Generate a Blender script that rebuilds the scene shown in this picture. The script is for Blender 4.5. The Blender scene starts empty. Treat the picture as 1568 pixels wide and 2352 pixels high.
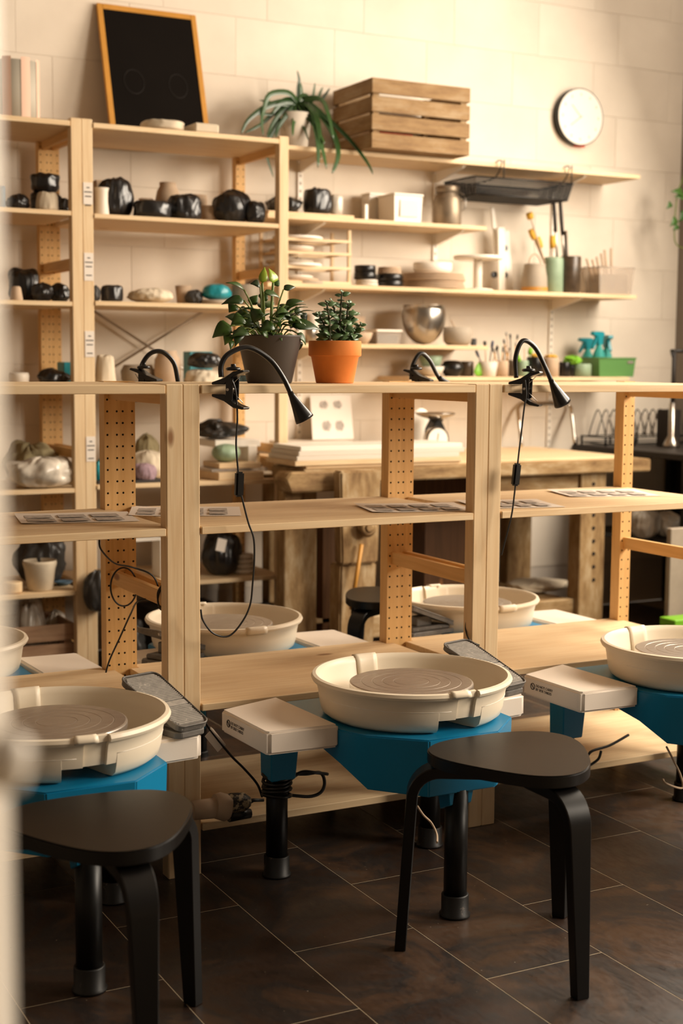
import bpy, bmesh, math, random
from mathutils import Vector, Matrix, noise
random.seed(7)
C = bpy.context.scene.collection
PI = math.pi
# ---------------- camera ----------------
CAM = Vector((-1.2622, -3.2448, 1.2989)); FPX = 3253.5
YAW, PIT, ROL = math.radians(27.6535), math.radians(6.0778), math.radians(0.4352)
_f = Vector((math.sin(YAW)*math.cos(PIT), math.cos(YAW)*math.cos(PIT), -math.sin(PIT)))
_r0 = Vector((math.cos(YAW), -math.sin(YAW), 0)); _u0 = _r0.cross(_f)
_r = _r0*math.cos(ROL)+_u0*math.sin(ROL); _u = _u0*math.cos(ROL)-_r0*math.sin(ROL)
cd = bpy.data.cameras.new('camera'); cam = bpy.data.objects.new('camera', cd); C.objects.link(cam)
mw = Matrix((_r, _u, -_f)).transposed().to_4x4(); mw.translation = CAM; cam.matrix_world = mw
cd.sensor_fit = 'HORIZONTAL'; cd.sensor_width = 24.0; cd.lens = FPX/1568*24
cd.clip_start = 0.05; cd.dof.use_dof = True; cd.dof.focus_distance = 3.45; cd.dof.aperture_fstop = 3.2
bpy.context.scene.camera = cam
def at(u, v, X=None, Y=None, Z=None):          # a point of the photograph on a chosen plane of the room
    d = _f + _r*((u-784)/FPX) - _u*((v-1176)/FPX)
    if Z is not None: t = (Z-CAM.z)/d.z
    elif Y is not None: t = (Y-CAM.y)/d.y
    else: t = (X-CAM.x)/d.x
    return CAM + d*t
# ---------------- light ----------------
W = bpy.data.worlds.new('room_light'); bpy.context.scene.world = W; W.use_nodes = True
W.node_tree.nodes['Background'].inputs[0].default_value = (1.0, .84, .66, 1); W.node_tree.nodes['Background'].inputs[1].default_value = .25
def area(name, loc, target, sx, sy, power, col):
    l = bpy.data.lights.new(name, 'AREA'); l.shape = 'RECTANGLE'; l.size = sx; l.size_y = sy; l.energy = power; l.color = col
    o = bpy.data.objects.new(name, l); C.objects.link(o); o.location = loc
    o.rotation_euler = (Vector(target)-Vector(loc)).to_track_quat('-Z', 'Y').to_euler(); return o
area('window_daylight_far', (3.84, .35, 2.65), (0, .1, .7), 2.6, 1.5, 205, (1, .87, .71))
area('window_daylight_near', (3.84, -2.6, 2.35), (-.2, -.5, .6), 1.6, 1.5, 185, (1, .87, .71))
area('upper_wall_fill', (3.25, 1.2, 3.93), (3.3, 3.0, 2.0), .9, .7, 15, (1, .88, .74))  # added fill brightening the back wall's upper right; the ceiling has no opening
vs = bpy.context.scene.view_settings; vs.view_transform = 'Standard'; vs.look = 'None'; vs.exposure = 0.24; vs.gamma = 1.0; vs.use_curve_mapping = False
# ---------------- materials ----------------
def srgb(h):
    h = h.lstrip('#'); c = [int(h[i:i+2], 16)/255 for i in (0, 2, 4)]
    return tuple(x/12.92 if x <= .04045 else ((x+.055)/1.055)**2.4 for x in c)+(1,)
def nt(name):
    m = bpy.data.materials.new(name); m.use_nodes = True; t = m.node_tree
    return m, t, t.nodes['Principled BSDF']
def ramp(t, fac, stops):
    r = t.nodes.new('ShaderNodeValToRGB'); t.links.new(fac, r.inputs[0]); e = r.color_ramp.elements
    e[0].position, e[0].color = stops[0]; e[1].position, e[1].color = stops[-1]
    for p, c in stops[1:-1]:
        n = e.new(p); n.color = c
    return r.outputs[0]
def coords(t, scale=(1, 1, 1), kind='Object', rnd=True):
    tc = t.nodes.new('ShaderNodeTexCoord'); mp = t.nodes.new('ShaderNodeMapping'); mp.inputs['Scale'].default_value = scale
    if rnd:
        oi = t.nodes.new('ShaderNodeObjectInfo'); ml = t.nodes.new('ShaderNodeVectorMath'); ml.operation = 'MULTIPLY_ADD'
        t.links.new(oi.outputs['Random'], ml.inputs[0]); ml.inputs[1].default_value = (37, 53, 71); t.links.new(tc.outputs[kind], ml.inputs[2])
        t.links.new(ml.outputs[0], mp.inputs[0])
    else: t.links.new(tc.outputs[kind], mp.inputs[0])
    return mp.outputs[0]
def noi(t, vec, scale, detail=4, rough=.55, dist=0):
    n = t.nodes.new('ShaderNodeTexNoise'); t.links.new(vec, n.inputs['Vector']); n.inputs['Scale'].default_value = scale
    n.inputs['Detail'].default_value = detail; n.inputs['Roughness'].default_value = rough; n.inputs['Distortion'].default_value = dist
    return n.outputs['Fac']
def mixc(t, fac, a, b, mode='MIX'):
    m = t.nodes.new('ShaderNodeMix'); m.data_type = 'RGBA'; m.blend_type = mode
    for s, v in ((m.inputs[0], fac), (m.inputs[6], a), (m.inputs[7], b)):
        if hasattr(v, 'is_linked'): t.links.new(v, s)
        else: s.default_value = v
    return m.outputs[2]
def bump(t, b, h, strength=.3, dist=.002):
    n = t.nodes.new('ShaderNodeBump'); n.inputs['Strength'].default_value = strength; n.inputs['Distance'].default_value = dist
    t.links.new(h, n.inputs['Height']); t.links.new(n.outputs[0], b.inputs['Normal'])
def plain(name, h, rough=.5, metal=0, var=.0, vs_=20, bmp=0, bs=60, spec=.5, dirt=None):
    m, t, b = nt(name); c = srgb(h); b.inputs['Roughness'].default_value = rough; b.inputs['Metallic'].default_value = metal
    b.inputs['Specular IOR Level'].default_value = spec; b.inputs['Base Color'].default_value = c
    if var or bmp or dirt:
        v = coords(t); n = noi(t, v, vs_)
        if var:
            lo = tuple(x*(1-var) for x in c[:3])+(1,); hi = tuple(min(1, x*(1+var)) for x in c[:3])+(1,)
            col = ramp(t, n, [(.3, lo), (.7, hi)])
            if dirt:
                n3 = noi(t, v, dirt[1], 6, .7); f = ramp(t, n3, [(dirt[2], (0, 0, 0, 1)), (dirt[2]+.06, (1, 1, 1, 1))])
                col = mixc(t, f, col, srgb(dirt[0]))
            t.links.new(col, b.inputs['Base Color'])
        if bmp:
            n2 = noi(t, v, bs); bump(t, b, n2, bmp)
    return m
def wood(name, a, bcol, axis='x', rough=.55, knots=True, old=0, ring=1.0):
    m, t, b = nt(name); b.inputs['Roughness'].default_value = rough; b.inputs['Specular IOR Level'].default_value = .3
    sc = {'x': (.06, 1, 1), 'y': (1, .06, 1), 'z': (1, 1, .06)}[axis]
    v = coords(t, sc); n1 = noi(t, v, 22*ring, 3, .5, .6)
    c1 = ramp(t, n1, [(.30, srgb(bcol)), (.42, srgb(a)), (.50, srgb(bcol)), (.58, srgb(a)), (.70, srgb(bcol))])
    v2 = coords(t, sc); n2 = noi(t, v2, 160, 4, .6)
    c2 = ramp(t, n2, [(.25, (.80, .80, .80, 1)), (.75, (1, 1, 1, 1))])
    col = mixc(t, .6, c1, c2, 'MULTIPLY')
    # blend most of it back to the light tone so the rings stay soft
    col = mixc(t, .45, col, srgb(a))
    v3 = coords(t, (1, 1, 1)); n3 = noi(t, v3, 2.2, 2)
    col = mixc(t, .5, col, ramp(t, n3, [(.35, (.86, .80, .74, 1)), (.65, (1.0, 1.0, 1.0, 1))]), 'MULTIPLY')
    if knots:
        vo = t.nodes.new('ShaderNodeTexVoronoi'); ks = {'x': (.4, 1, 1), 'y': (1, .4, 1), 'z': (1, 1, .4)}[axis]
        kv = coords(t, ks); t.links.new(kv, vo.inputs['Vector']); vo.inputs['Scale'].default_value = 5.5; vo.inputs['Randomness'].default_value = 1
        kf = ramp(t, vo.outputs['Distance'], [(.0, (1, 1, 1, 1)), (.045, (.9, .9, .9, 1)), (.075, (0, 0, 0, 1))])
        col = mixc(t, kf, col, srgb('8a5c34'))
    if old:
        n4 = noi(t, coords(t, {'x': (.3, 1, 1), 'y': (1, .3, 1), 'z': (1, 1, .3)}[axis]), 13, 6, .7)
        col = mixc(t, old, col, ramp(t, n4, [(.35, srgb('6a4c2c')), (.5, srgb('a08258')), (.66, srgb('c8b492'))]))
        bump(t, b, n4, .6, .004)
    else: bump(t, b, n2, .12, .001)
    t.links.new(col, b.inputs['Base Color']); return m
M = {}
for ax in 'xyz':
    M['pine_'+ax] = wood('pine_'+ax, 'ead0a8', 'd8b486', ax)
    M['deep_'+ax] = wood('deep_pine_'+ax, 'e6ba7c', 'd2a262', ax)  # same pine, with warm bounced light on rear posts painted into its colour
    M['crate_'+ax] = wood('crate_wood_'+ax, '907048', '6a4c2c', ax, .7, False, .35)
    M['old_'+ax] = wood('bench_wood_'+ax, 'ad8f66', '7c5c38', ax, .7, False, .75)
    M['dust_'+ax] = wood('dusty_wood_'+ax, 'b89478', '94705a', ax, .7, False, .2)
M['hole'] = plain('hole_dark', '20140a', .9)
M['cream'] = plain('cream_plastic', 'eee0c8', .38, var=.03, vs_=3, spec=.4)
M['table'] = plain('side_table_plastic', 'ecdfd0', .42, var=.03, vs_=4, bmp=.05, bs=300, dirt=('a89c90', 38, .70))
M['blue'] = plain('blue_enamel', '0a7ba8', .32, var=.06, vs_=5, dirt=('7fa6b4', 46, .73))
M['black_steel'] = plain('black_steel', '080706', .4, spec=.35, var=.1, vs_=30, dirt=('6a625a', 70, .74))
M['black_paint'] = plain('black_paint', '0a0807', .36, spec=.4, var=.15, vs_=9, bmp=.05, bs=30, dirt=('b8b0a4', 42, .76))
M['black_plastic'] = plain('black_plastic', '100e0d', .3)
M['rubber'] = plain('rubber_cap', '100d0b', .5, dirt=('5a5048', 40, .6), var=.1)
M['pedal'] = plain('pedal_grey', 'a8a29a', .45, metal=.1, var=.18, vs_=60, dirt=('d8d0c4', 55, .6))
M['pedal_dark'] = plain('pedal_rubber', '6a655f', .55, var=.2, vs_=40, dirt=('b0a89c', 60, .62))
M['cord'] = plain('cord_rubber', '14110f', .4, dirt=('c8bca8', 90, .74), var=.1)
M['steel'] = plain('steel', 'b8b0a6', .28, 1, var=.08, vs_=12)
M['chrome'] = plain('chrome', 'd8d2c8', .15, 1)
M['paper'] = plain('paper', 'e8ddd0', .75)
M['ink'] = plain('printed_grey', 'b4aaa0', .8, var=.35, vs_=70)
M['dark_ink'] = plain('dark_ink', '3c3430', .8)
M['white'] = plain('white_plastic', 'efe6d8', .4)
M['clearp'] = plain('frosted_plastic', 'ddd6cc', .3, spec=.6)
M['wrap'] = plain('black_plastic_wrap', '1d1c1d', .30, bmp=.5, bs=34, spec=.7)
M['greybag'] = plain('dark_grey_bag', '3a3836', .4, bmp=.5, bs=30)
M['clay'] = plain('beige_clay', 'bfa58a', .8, var=.08, vs_=14)
M['clay_grey'] = plain('grey_clay', 'a89a88', .75, var=.08, vs_=14)
M['cloth'] = plain('cream_cloth', 'cfc0a8', .85, var=.1, vs_=12, bmp=.4, bs=30)
M['haze_bag'] = plain('clear_bag', 'cfc4b4', .3, var=.2, vs_=16, bmp=.8, bs=24, spec=.7)
M['teal'] = plain('teal_plastic', '1f8a96', .35, bmp=.3, bs=30)
M['bluebox'] = plain('blue_grey', '5a7488', .6)
M['terra'] = plain('terracotta', 'cf7830', .8, var=.1, vs_=10, bmp=.05, bs=200)
M['soil'] = plain('soil', '3a281a', .95, bmp=.6, bs=60)
M['potgrey'] = plain('dark_grey_pot', '3c342f', .5, bmp=.03, bs=300)
M['potwhite'] = plain('white_pot', 'd8ccbc', .5)
M['green'] = plain('green_plastic', '5a8a4a', .45)
M['lime'] = plain('lime_plastic', '7ab82a', .45)
M['sage'] = plain('sage_glaze', '8fa488', .5, var=.1, vs_=30)
M['brownglaze'] = plain('brown_glaze', '4a3c2e', .3, var=.3, vs_=30)
M['yellow'] = plain('yellow_sponge', 'd8a63a', .8)
M['chalk_dark'] = plain('chalkboard', '14100d', 1, var=.12, vs_=3, spec=.1)
M['chalk'] = plain('chalk_trace', '1d1814', .95)
M['oak'] = plain('gold_frame', 'c48a36', .5, var=.08, vs_=12)
M['redpaper'] = plain('red_tag', 'd8452a', .7)
M['mesh_black'] = plain('black_wire', '17130f', .5)
M['dark_cab'] = plain('dark_cabinet', '221a14', .6)
M['dial'] = plain('dial_white', 'f0e8dc', .5)
M['pink'] = plain('pink_stripe', 'e2bda6', .7)
M['stripe'] = plain('grey_stripe', 'b8b0a0', .7)
M['yarn'] = plain('mauve_yarn', '9a8088', .9, bmp=.8, bs=80)
M['olive'] = plain('olive_cloth', '9c8f6c', .9, bmp=.4)
M['navy'] = plain('navy_handle', '1c2a50', .4)
def leafmat(name, a, b_):
    m, t, b = nt(name); v = coords(t); n = noi(t, v, 25)
    oi = t.nodes.new('ShaderNodeObjectInfo')
    c = mixc(t, oi.outputs['Random'], srgb(a), srgb(b_)); c2 = mixc(t, .4, c, ramp(t, n, [(.3, (.7, .7, .7, 1)), (.7, (1, 1, 1, 1))]), 'MULTIPLY')
    t.links.new(c2, b.inputs['Base Color']); b.inputs['Roughness'].default_value = .35
    b.inputs['Subsurface Weight'].default_value = .0; return m
M['leaf'] = leafmat('philodendron_leaf', '20360f', '3a5818'); M['leaf_new'] = leafmat('young_leaf', '8aa32c', 'a8b83c')
M['jade'] = leafmat('jade_leaf', '3f5c38', '5d7a4c'); M['spider'] = leafmat('strap_leaf', '1f3a1a', '3a5a28')
M['stem'] = plain('green_stem', '6a7c2c', .5); M['jadestem'] = plain('dark_stem', '3a3c22', .7); M['hang'] = leafmat('trailing_leaf', '38602a', '4f7434')
def glassy():
    m, t, b = nt('clear_plastic'); b.inputs['Base Color'].default_value = srgb('e8ded2'); b.inputs['Roughness'].default_value = .25
    b.inputs['Transmission Weight'].default_value = .75; b.inputs['IOR'].default_value = 1.15; return m
M['clear'] = glassy()
def headmat():
    m, t, b = nt('wheel_head_metal'); b.inputs['Metallic'].default_value = .8; b.inputs['Roughness'].default_value = .36
    n = noi(t, coords(t, (1, 4, 1)), 26, 6, .75); col = ramp(t, n, [(.3, srgb('b4aaa0')), (.55, srgb('beb6ac')), (.78, srgb('d0cac0'))])
    t.links.new(col, b.inputs['Base Color']); return m
M['head'] = headmat()
def wallmat():
    m, t, b = nt('painted_block'); b.inputs['Roughness'].default_value = .85; v = coords(t); n = noi(t, v, 3, 4)
    col = ramp(t, n, [(.3, srgb('dccfbe')), (.7, srgb('e8dccb'))]); t.links.new(col, b.inputs['Base Color'])
    bump(t, b, noi(t, v, 70, 5, .7), .25, .002); return m
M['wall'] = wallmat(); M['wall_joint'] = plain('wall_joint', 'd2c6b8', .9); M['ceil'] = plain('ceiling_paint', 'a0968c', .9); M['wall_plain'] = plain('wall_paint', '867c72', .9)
def tilemat():
    m, t, b = nt('brown_tile'); v = coords(t, (1, 1, 1)); n = noi(t, v, 2.8, 8, .66, .9); n2 = noi(t, coords(t, (2.2, .8, 1)), 30, 5, .75)
    col = ramp(t, n, [(.30, srgb('201916')), (.42, srgb('3a2a21')), (.50, srgb('302b29')), (.60, srgb('4f3a2b')), (.72, srgb('4e4842'))])
    col = mixc(t, .5, col, ramp(t, n2, [(.3, (.62, .62, .62, 1)), (.7, (1, 1, 1, 1))]), 'MULTIPLY')
    n3 = noi(t, coords(t, (1, 1, 1)), 130, 2, .5); f = ramp(t, n3, [(.76, (0, 0, 0, 1)), (.79, (1, 1, 1, 1))]); col = mixc(t, f, col, srgb('9a8c7c'))
    t.links.new(col, b.inputs['Base Color']); r = ramp(t, n2, [(.3, (.27, .27, .27, 1)), (.7, (.45, .45, .45, 1))]); t.links.new(r, b.inputs['Roughness'])
    bump(t, b, n2, .08, .001); return m
M['tile'] = tilemat(); M['grout'] = plain('grout', 'c8b698', .8)
# ---------------- mesh helpers ----------------
class MB:
    def __init__(s): s.v = []; s.f = []; s.mi = []; s.sm = []
    def add(s, vs, fs, mi=0, smooth=False):
        o = len(s.v); s.v += [tuple(p) for p in vs]; s.f += [tuple(i+o for i in f) for f in fs]; s.mi += [mi]*len(fs); s.sm += [smooth]*len(fs); return s
    def box(s, x0, x1, y0, y1, z0, z1, mi=0):
        return s.add([(x0,y0,z0),(x1,y0,z0),(x1,y1,z0),(x0,y1,z0),(x0,y0,z1),(x1,y0,z1),(x1,y1,z1),(x0,y1,z1)],
                     [(3,2,1,0),(4,5,6,7),(0,1,5,4),(1,2,6,5),(2,3,7,6),(3,0,4,7)], mi)
    def obox(s, c, ax, ay, az, mi=0):
        c, ax, ay, az = map(Vector, (c, ax, ay, az)); P = [c+ax*i+ay*j+az*k for k in (-1, 1) for i, j in ((-1,-1),(1,-1),(1,1),(-1,1))]
        return s.add(P, [(3,2,1,0),(4,5,6,7),(0,1,5,4),(1,2,6,5),(2,3,7,6),(3,0,4,7)], mi)
    def prism(s, poly, z0, z1, mi=0, smooth=False, axis='z'):
        n = len(poly); mp = {'z': lambda a, b, c: (a, b, c), 'x': lambda a, b, c: (c, a, b), 'y': lambda a, b, c: (a, c, b)}[axis]
        vs = [mp(a, b, z0) for a, b in poly]+[mp(a, b, z1) for a, b in poly]
        s.add(vs, [tuple(range(n-1, -1, -1)), tuple(range(n, 2*n))], mi)
        o = len(s.v)-2*n; s.f += [(o+i, o+(i+1) % n, o+n+(i+1) % n, o+n+i) for i in range(n)]; s.mi += [mi]*n; s.sm += [smooth]*n; return s
    def lathe(s, prof, n=24, c=(0, 0), mi=0, smooth=True, a0=0, a1=2*PI, rfun=None, angles=None):
        full = abs(a1-a0-2*PI) < 1e-6
        if angles: n = len(angles)
        k = n if full else n+1; vs = []
        for r, z in prof:
            for i in range(k):
                a = angles[i] if angles else a0+(a1-a0)*i/n; rr, zz = (r, z) if rfun is None else rfun(r, z, a)
                vs.append((c[0]+rr*math.cos(a), c[1]+rr*math.sin(a), zz))
        fs = []
        for j in range(len(prof)-1):
            for i in range(n):
                i2 = (i+1) % k; fs.append((j*k+i, j*k+i2, (j+1)*k+i2, (j+1)*k+i))
        return s.add(vs, fs, mi, smooth)
    def tube(s, pts, r, n=8, mi=0, cap=True, smooth=True):
        pts = [Vector(p) for p in pts]; rs = r if isinstance(r, (list, tuple)) else [r]*len(pts); vs = []
        t0 = (pts[1]-pts[0]).normalized(); up = Vector((0, 0, 1)) if abs(t0.z) < .9 else Vector((1, 0, 0)); nrm = t0.cross(up).normalized()
        for i, p in enumerate(pts):
            t = (pts[min(i+1, len(pts)-1)]-pts[max(i-1, 0)]).normalized(); nrm = (nrm-t*nrm.dot(t)).normalized(); bi = t.cross(nrm)
            for k in range(n):
                a = 2*PI*k/n; vs.append(p+(nrm*math.cos(a)+bi*math.sin(a))*rs[i])
        fs = [(i*n+k, i*n+(k+1) % n, (i+1)*n+(k+1) % n, (i+1)*n+k) for i in range(len(pts)-1) for k in range(n)]
        s.add(vs, fs, mi, smooth)
        if cap: s.add(vs[:n], [tuple(range(n-1, -1, -1))], mi); s.add(vs[-n:], [tuple(range(n))], mi)
        return s
    def cyl(s, p0, p1, r, r1=None, n=16, mi=0): return s.tube([p0, p1], [r, r if r1 is None else r1], n, mi)
    def obj(s, name, mats, parent=None, bevel=0, loc=None, segs=1):
        me = bpy.data.meshes.new(name); me.from_pydata(s.v, [], s.f); mats = mats if isinstance(mats, (list, tuple)) else [mats]
        for m in mats: me.materials.append(M[m] if isinstance(m, str) else m)
        me.polygons.foreach_set('material_index', s.mi); me.polygons.foreach_set('use_smooth', s.sm)
        bm = bmesh.new(); bm.from_mesh(me)
        bmesh.ops.remove_doubles(bm, verts=bm.verts, dist=1e-5)
        bmesh.ops.recalc_face_normals(bm, faces=bm.faces)
        if bevel:
            ed = [e for e in bm.edges if len(e.link_faces) == 2 and e.calc_face_angle(0) > .6]
            bmesh.ops.bevel(bm, geom=ed, offset=bevel, segments=segs, affect='EDGES', clamp_overlap=True)
            if segs > 1:
                for f in bm.faces: f.smooth = True
        bm.to_mesh(me); bm.free(); me.update()
        if segs > 1 and bevel: me.set_sharp_from_angle(angle=.7)
        o = bpy.data.objects.new(name, me); C.objects.link(o)
        if parent is not None: o.parent = parent
        if loc is not None: o.location = loc
        return o
def crv(pts, k=6):
    P = [Vector(p) for p in pts]; out = []
    for i in range(len(P)-1):
        a, b, c, d = P[max(i-1, 0)], P[i], P[i+1], P[min(i+2, len(P)-1)]
        for j in range(k):
            t = j/k; out.append(.5*((2*b)+(c-a)*t+(2*a-5*b+4*c-d)*t*t+(3*b-a-3*c+d)*t**3))
    out.append(P[-1]); return out
def tag(o, label, cat, group=None):
    o['label'] = label; o['category'] = cat
    if group: o['group'] = group
    return o
def thing(name, label, cat, loc=(0, 0, 0), group=None, rz=0):
    o = bpy.data.objects.new(name, None); C.objects.link(o); o.location = loc; o.rotation_euler = (0, 0, rz); o.empty_display_size = .05
    return tag(o, label, cat, group)
def struct(o): o['kind'] = 'structure'; return o
def copy_tree(o, parent=None, loc=None, rz=None, label=None, only=None):
    c = o.copy(); C.objects.link(c); c.parent = parent
    if loc is not None: c.location = loc
    if rz is not None: c.rotation_euler = (0, 0, rz)
    if label: c['label'] = label
    for ch in [x for x in ALL(o)]: copy_tree(ch, c)
    return c
def ALL(o): return [x for x in list(C.objects) if x.parent == o]
def text_mesh(txt, size, name):
    cu = bpy.data.curves.new(name, 'FONT'); cu.body = txt; cu.size = size; cu.extrude = .0002; cu.space_line = 1.0
    o = bpy.data.objects.new(name, cu); C.objects.link(o); dg = bpy.context.evaluated_depsgraph_get(); dg.update()
    me = bpy.data.meshes.new_from_object(o.evaluated_get(dg)); bpy.data.objects.remove(o); return me
# ================= SETTING =================
XW, YB, ZC = 3.95, 2.80, 4.0
fl = struct(MB().box(-3.2, XW, -6.2, YB, -.06, -.0006).obj('floor', 'grout'))
for k in range(-6, 13):                      # strips of long tiles in a half bond
    xa, xb = .0475+.305*(k-1)+.0013, .0475+.305*k-.0013
    y0 = -.5355 if k % 2 == 1 else -.2305
    for j in range(-5, 7):
        ya, yb = y0+.61*(j-1)+.0013, min(y0+.61*j-.0013, YB-.001)
        if yb-ya < .02 or ya < -3.0 or xb > XW+.0: continue
        MB().box(xa, xb, ya, yb, -.005, 0).obj('tile', 'tile', fl)
wb = struct(MB().box(-3.2, XW+.1, YB+.004, YB+.15, 0, ZC).obj('wall_back', 'wall_joint'))
rowz = [2.575-.26*i for i in range(9, -1, -1)]+[2.835, 3.095, 3.355, 3.615]
for i, z in enumerate(rowz):
    off = .349 if (round((z-2.575)/.26)) % 2 == 0 else .004
    x = off-.5*5
    while x < XW:
        a, b = max(x, -2.2), min(x+.5, XW)
        if b-a > .03:
            e = random.uniform(0, .0012)
            MB().box(a+.0004, b-.0004, YB-e, YB+.02, max(z, 0.0)+.0004, z+.2596).obj('block', 'wall', wb, bevel=.0010)
        x += .5
# right wall with two high windows out of frame
wr = MB()
for y0, y1, z0, z1 in ((-6.2, -3.4, 0, ZC), (-1.8, -.95, 0, ZC), (1.65, YB+.15, 0, ZC), (-3.4, -1.8, 0, 1.6), (-3.4, -1.8, 3.1, ZC), (-.95, 1.65, 0, 1.9), (-.95, 1.65, 3.4, ZC)): wr.box(XW, XW+.15, y0, y1, z0, z1)
struct(wr.obj('wall_right', 'wall_plain'))
for i, (y0, y1, z0, z1) in enumerate(((-3.4, -1.8, 1.6, 3.1), (-.95, 1.65, 1.9, 3.4))):
    w_ = MB(); a_, b_ = XW+.02, XW+.07
    w_.box(a_, b_, y0, y1, z0, z0+.06).box(a_, b_, y0, y1, z1-.06, z1).box(a_, b_, y0, y0+.06, z0+.06, z1-.06).box(a_, b_, y1-.06, y1, z0+.06, z1-.06).box(a_, b_, (y0+y1)/2-.03, (y0+y1)/2+.03, z0+.06, z1-.06)
    struct(w_.obj('window_%d' % (i+1), 'white'))
struct(MB().box(-3.35, -3.2, -6.2, YB+.15, 0, ZC).obj('wall_left', 'wall_plain'))
struct(MB().box(-3.35, XW+.15, -6.35, -6.2, 0, ZC).obj('wall_near', 'wall_plain'))
struct(MB().box(-3.35, XW+.15, -6.35, YB+.15, ZC, ZC+.1).obj('ceiling', 'ceil'))
# ================= FRONT RACK =================
PW, RD = .044, .475
def holed_post(h, m, back=True):
    """square post whose -Y face carries two columns of drilled holes every 32 mm; local x 0..PW, y 0..PW"""
    b = MB(); q = MB()
    b.add([(0,0,0),(PW,0,0),(PW,PW,0),(0,PW,0),(0,0,h),(PW,0,h),(PW,PW,h),(0,PW,h)], [(3,2,1,0),(4,5,6,7),(1,2,6,5),(2,3,7,6),(3,0,4,7)])
    z0 = .022; rows = int((h-.03)/.032); zt = z0+rows*.032
    b.add([(0,0,0),(PW,0,0),(PW,0,z0),(0,0,z0)], [(0,1,2,3)]); b.add([(0,0,zt),(PW,0,zt),(PW,0,h),(0,0,h)], [(0,1,2,3)])
    for r in range(rows):
        for c in (0, 1):
            xc, zc, hw, hh, rr = PW*(.25+.5*c)+(-.0025 if c == 0 else .0025), z0+.032*(r+.5), PW/4, .016, .0031
            X0, X1 = (0, PW/2) if c == 0 else (PW/2, PW)
            sq = [(X1, zc), (X1, zc+hh), (xc, zc+hh), (X0, zc+hh), (X0, zc), (X0, zc-hh), (xc, zc-hh), (X1, zc-hh)]
            ci = [(xc+rr*math.cos(k*PI/4), zc+rr*math.sin(k*PI/4)) for k in range(8)]
            b.add([(x, 0, z) for x, z in sq]+[(x, 0, z) for x, z in ci], [(k, (k+1) % 8, 8+(k+1) % 8, 8+k) for k in range(8)])
            b.add([(x, 0, z) for x, z in ci]+[(x, .008, z) for x, z in ci], [(k, (k+1) % 8, 8+(k+1) % 8, 8+k) for k in range(8)]+[tuple(range(8, 16))], 1)
    return b, m
_pm = {}
def post(parent, x, y, h, holes, mat, name='post'):
    key = (round(h, 3), holes, mat)
    if key not in _pm:
        if holes: b, m = holed_post(h, mat); o = b.obj(name, [mat, 'hole'], parent, loc=(x, y, 0))
        else: o = MB().box(0, PW, 0, PW, 0, h).obj(name, mat, parent, bevel=.0025, loc=(x, y, 0))
        _pm[key] = o.data; return o
    o = bpy.data.objects.new(name, _pm[key]); C.objects.link(o); o.parent = parent; o.location = (x, y, 0); return o
def board_poly(w, d, inset=.022):
    a, b_, p = PW+.003, w-PW-.003, PW+.003
    return [(a,-.004),(b_,-.004),(b_,p),(w-inset,p),(w-inset,d-p+PW*0),(b_,d-p),(b_,d+PW*0),(a,d),(a,d-p),(inset,d-p),(inset,p),(a,p)]
def shelf(parent, w, d, ztop, th=.019, mat='pine_x', name='shelf'):
    return MB().prism(board_poly(w, d), ztop-th, ztop).obj(name, mat, parent, bevel=.0015)
def rack(X0, label, zs, H=1.24, w=.89, Y0=0, depth=RD+PW, loc=None, mat='pine', rungs=(1.19, .684, .06), group=None, skip=()):
    t = thing('shelving_unit', label, 'shelves', (X0, Y0, 0), group)
    for sx in (0, w-PW):
        if sx in skip: continue
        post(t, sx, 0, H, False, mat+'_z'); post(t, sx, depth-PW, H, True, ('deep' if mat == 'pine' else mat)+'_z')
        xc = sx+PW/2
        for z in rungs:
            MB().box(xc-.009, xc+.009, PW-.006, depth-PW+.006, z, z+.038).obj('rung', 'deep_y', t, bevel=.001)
    for z, th in zs: shelf(t, w, depth, z, th, name='shelf')
    return t
FZ = [(1.238, .021), (.889, .019), (.441, .018), (.134, .020)]
rack(-.89, 'pine open rack at left with a black cable looped over its rung', FZ, group=None)
rack(0, 'pine open rack in the middle carrying the two potted plants on its top board', FZ)
rack(.89, 'pine open rack at right with two paper sheets on its middle board', FZ)
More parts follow.
